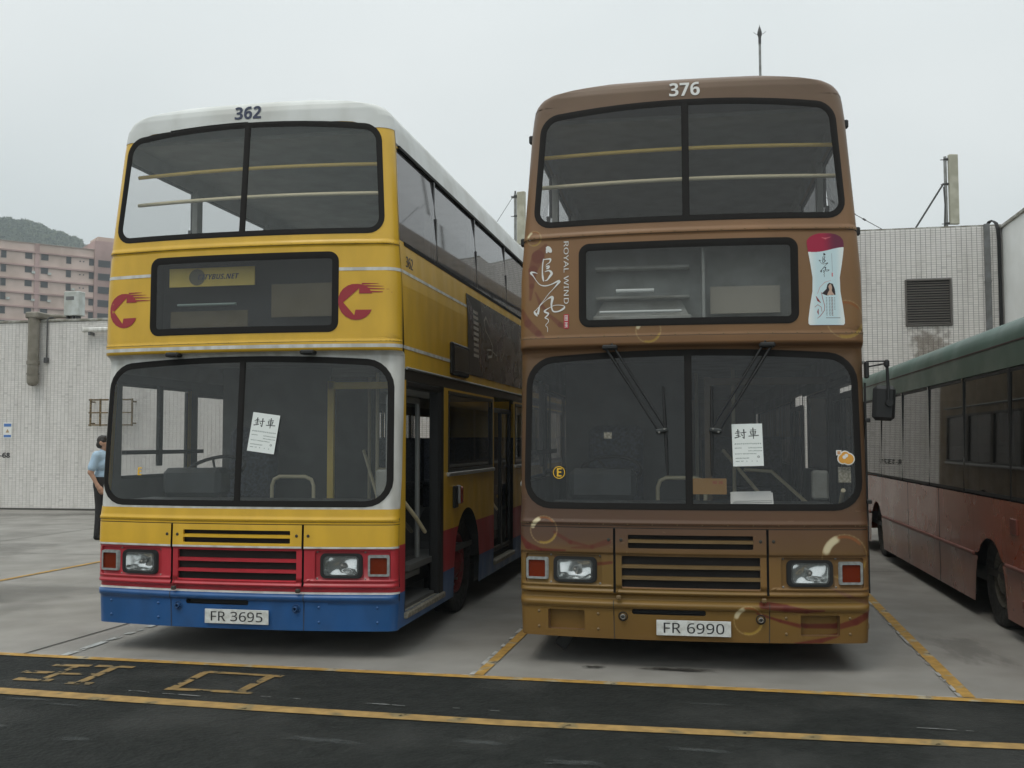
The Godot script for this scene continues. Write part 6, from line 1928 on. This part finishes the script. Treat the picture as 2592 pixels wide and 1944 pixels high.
	M.wrap = mat(Color.WHITE, 0.45, 0.0, 0.4)
	M.wrap.albedo_texture = wrap_texture()
	M.wrap.clearcoat_enabled = true; M.wrap.clearcoat = 0.1; M.wrap.clearcoat_roughness = 0.15
	M.wrap_plain = worn(lin(0.20, 0.13, 0.055), 0.45, 0.1)
	M.print_white = mat(lin(0.8, 0.8, 0.77), 0.5)
	M.seal = mat(lin(0.5, 0.03, 0.05), 0.5)
	M.bottle = mat(Color.WHITE, 0.45)
	M.bottle.albedo_texture = bottle_texture()
	M.peach = mat(lin(0.6, 0.33, 0.16), 0.5)
	M.sticker_orange = mat(lin(0.75, 0.36, 0.05), 0.45)
	M.sticker_yellow = mat(lin(0.75, 0.45, 0.03), 0.5)
	M.faded_paper = worn(lin(0.5, 0.47, 0.38), 0.8, 0.3, 0.03, 6.0)
	M.card_orange = mat(lin(0.38, 0.19, 0.03), 0.6)
	M.card_red = mat(lin(0.4, 0.05, 0.02), 0.6)
	M.notice = mat(Color.WHITE, 0.8)
	M.notice.albedo_texture = notice_texture()
	M.advert = worn(lin(0.075, 0.05, 0.055), 0.3, 0.5, 0.012, 0.6)
	M.advert_dark = mat(lin(0.05, 0.045, 0.043), 0.35)
	M.advert_pale = mat(lin(0.48, 0.45, 0.4), 0.4)
	M.coral = worn(lin(0.31, 0.066, 0.026), 0.3, 0.1, 0.008, 0.3, 0.4)
	M.coral_low = worn(lin(0.25, 0.066, 0.032), 0.34, 0.12, 0.008, 0.3, 0.4)
	M.coral_dark = mat(lin(0.16, 0.05, 0.035), 0.5)
	M.green = worn(lin(0.055, 0.12, 0.092), 0.5, 0.1, 0.008, 0.3)
	M.pale_green = worn(lin(0.065, 0.115, 0.09), 0.45, 0.1, 0.008, 0.3)
	M.skin_tone = mat(lin(0.42, 0.24, 0.16), 0.6)
	M.shirt = worn(lin(0.42, 0.58, 0.74), 0.9, 0.1)
	M.trousers = mat(lin(0.02, 0.018, 0.018), 0.9)
	M.shoe = mat(lin(0.012, 0.011, 0.01), 0.4)
	M.hair = worn(lin(0.03, 0.022, 0.016), 0.7, 0.4, 0.1, 8.0)
	M.far_ground = mat(lin(0.16, 0.16, 0.15), 0.95)
	M.concrete = mat(Color.WHITE, 0.88)
	M.concrete.albedo_texture = noise_tex(0.006, lin(0.228, 0.217, 0.196), lin(0.292, 0.28, 0.256), 7, 1024, 21, 0.15, 0.85)
	M.concrete.uv1_triplanar = true; M.concrete.uv1_world_triplanar = true; M.concrete.uv1_scale = Vector3.ONE * 0.21
	M.asphalt = mat(Color.WHITE, 0.93, 0.0, 0.3)
	M.asphalt.albedo_texture = noise_tex(0.02, lin(0.015, 0.017, 0.0155), lin(0.026, 0.028, 0.026), 8, 1024, 33, 0.1, 0.9)
	M.asphalt.uv1_triplanar = true; M.asphalt.uv1_world_triplanar = true; M.asphalt.uv1_scale = Vector3.ONE * 0.31
	var grain := FastNoiseLite.new()
	grain.frequency = 0.12; grain.seed = 12; grain.fractal_octaves = 3
	var gt := NoiseTexture2D.new()
	gt.width = 512; gt.height = 512; gt.seamless = true; gt.as_normal_map = true; gt.bump_strength = 5.0; gt.noise = grain
	M.asphalt.normal_enabled = true; M.asphalt.normal_texture = gt; M.asphalt.normal_scale = 0.25
	M.grime = stain(lin(0.12, 0.115, 0.10), 0.22, 0.5, 0.95, 0.009, 41, 0.13)
	M.streaks = stain(lin(0.26, 0.245, 0.215), 0.12, 0.45, 0.95, 0.02, 47, 0.35)
	M.streaks.uv1_scale = Vector3(0.5, 0.06, 0.5)
	M.dust = stain(lin(0.16, 0.16, 0.15), 0.16, 0.5, 0.95, 0.012, 43, 0.22)
	M.joint = mat(lin(0.07, 0.068, 0.06), 0.95)
	M.paint_yellow = worn_paint(lin(0.43, 0.25, 0.055), lin(0.36, 0.33, 0.26), 0.16, 3)
	M.paint_yellow2 = worn_paint(lin(0.38, 0.24, 0.08), lin(0.2, 0.16, 0.08), 0.14, 6)
	M.paint_faded = worn_paint(lin(0.27, 0.175, 0.06), lin(0.13, 0.1, 0.05), 0.33, 9, 0.8)
	M.paint_white = worn_paint(lin(0.42, 0.42, 0.4), lin(0.32, 0.31, 0.28), 0.46, 12)
	M.paint_white_old = worn_paint(lin(0.42, 0.44, 0.43), lin(0.36, 0.36, 0.34), 0.42, 15)
	M.scrape = worn_paint(lin(0.26, 0.265, 0.26), lin(0.14, 0.14, 0.135), 0.47, 18, 0.8)
	M.scuff = soft_stain(lin(0.17, 0.185, 0.185), 0.2, 51)
	M.oil = soft_stain(lin(0.03, 0.027, 0.022), 0.95, 52)
	M.blot = soft_stain(lin(0.11, 0.105, 0.095), 0.22, 53)
	M.rust = soft_stain(lin(0.2, 0.16, 0.12), 0.5, 54)
	M.grout_pale = mat(lin(0.54, 0.54, 0.51), 0.9)
	M.grout_dark = mat(lin(0.33, 0.32, 0.31), 0.9)
	M.tile_a = mat(lin(0.73, 0.705, 0.68), 0.4); M.tile_b = mat(lin(0.76, 0.735, 0.71), 0.4); M.tile_c = mat(lin(0.745, 0.72, 0.7), 0.45)
	M.tile_field = mat(Color.WHITE, 0.4)
	M.tile_field.vertex_color_use_as_albedo = true
	M.coping = worn(lin(0.45, 0.45, 0.42), 0.85, 0.3)
	M.white_wall = worn(lin(0.8, 0.81, 0.79), 0.8, 0.06, 0.01, 0.2)
	M.louvre = mat(lin(0.12, 0.11, 0.1), 0.5, 0.3)
	M.steel_grey = worn(lin(0.17, 0.175, 0.18), 0.55, 0.15)
	M.cream = worn(lin(0.5, 0.49, 0.40), 0.6, 0.12)
	M.pole = worn(lin(0.3, 0.31, 0.31), 0.5, 0.15)
	M.pole_dark = mat(lin(0.07, 0.07, 0.07), 0.6)
	M.duct = worn(lin(0.26, 0.24, 0.20), 0.7, 0.16, 0.02, 0.6)
	M.rust_steel = worn(lin(0.26, 0.19, 0.10), 0.8, 0.4, 0.03, 2.0)
	M.sign_blue = mat(lin(0.08, 0.2, 0.5), 0.6)
	M.sign_tan = mat(lin(0.45, 0.33, 0.2), 0.6)
	M.cabinet = worn(lin(0.55, 0.58, 0.56), 0.5, 0.1)
	M.pink = worn(lin(0.66, 0.52, 0.46), 0.9, 0.1, 0.01, 0.05)
	M.pink_dark = worn(lin(0.48, 0.33, 0.31), 0.9, 0.12, 0.01, 0.05)
	M.pink_cap = mat(lin(0.36, 0.3, 0.26), 0.9)
	M.window_frame = mat(lin(0.2, 0.17, 0.16), 0.7)
	M.window_dark = mat(lin(0.045, 0.045, 0.05), 0.35)
	M.hill = mat(lin(0.035, 0.048, 0.028), 1.0)
	M.leaves = mat(Color.WHITE, 0.9)
	M.leaves.vertex_color_use_as_albedo = true

func sky_picture() -> ImageTexture:          # an even overcast: the zenith brighter than the horizon, with faint soft cloud all round
	var w := 512
	var h := 256
	var f := FastNoiseLite.new()
	f.seed = 14; f.frequency = 1.15; f.fractal_octaves = 4
	var im := Image.create(w, h, false, Image.FORMAT_RGBF)
	for y in h:
		var el := PI / 2 - (y + 0.5) / h * PI
		for x in w:
			var az := (x + 0.5) / w * TAU
			var d := Vector3(cos(el) * cos(az), sin(el), cos(el) * sin(az))
			var l := 0.735 + 0.5 * smoothstep(0.3, 1.0, sin(el))
			if el < 0: l = 0.3
			var n := f.get_noise_3d(d.x, d.y * 2.2, d.z)
			l *= 1 + n * 0.17
			im.set_pixel(x, y, Color(l * (0.945 + n * 0.03), l, l * (1.012 - n * 0.01)))
	return ImageTexture.create_from_image(im)

func _ready() -> void:
	rng.seed = 20
	var cam := Camera3D.new()
	cam.name = "camera"
	cam.fov = 41.29
	cam.near = 0.1; cam.far = 3000
	cam.transform = Transform3D(Basis(Vector3.UP, 0.193907) * Basis(Vector3.RIGHT, 0.056934) * Basis(Vector3(0, 0, 1), -0.002172), Vector3(3.5829, 1.6295, 7.2803))
	add_child(cam)
	cam.current = true
	var env := Environment.new()
	env.background_mode = Environment.BG_SKY
	var sky := Sky.new()
	var sm := PanoramaSkyMaterial.new()
	sm.panorama = sky_picture()
	sky.sky_material = sm
	env.sky = sky
	env.tonemap_mode = Environment.TONE_MAPPER_LINEAR
	env.tonemap_exposure = 1.22
	env.sdfgi_enabled = true; env.ssao_enabled = true; env.ssil_enabled = true
	env.fog_enabled = true
	env.fog_density = 0.0007
	env.fog_light_color = Color(0.80, 0.84, 0.85)
	var we := WorldEnvironment.new()
	we.name = "world"
	we.environment = env
	add_child(we)
	var sun := DirectionalLight3D.new()
	sun.name = "sun"
	sun.light_energy = 0.2
	sun.light_angular_distance = 20.0
	sun.light_color = Color(1.0, 0.97, 0.92)
	sun.shadow_enabled = true
	sun.rotation_degrees = Vector3(-58, -22, 0)
	add_child(sun)
	materials()
	yard()
	walls()
	far_things()
	var yellow := double_decker("double_decker_bus", "yellow, red and blue double-decker with white roof, plate FR 3695", Vector3.ZERO, 0.0, false)
	yellow_marks(yellow)
	side_display(yellow)
	letter_e(yellow, -0.86, 1.405, false)
	var gold := double_decker("double_decker_bus", "brown and gold advert-wrapped double-decker with folded wipers, plate FR 6990", Vector3(3.41544, 0, -0.13123), 0.029812, true)
	gold_marks(gold)
	letter_e(gold, -0.945, 1.405, true)
	single_decker()
	person()
	papers(yellow, gold)
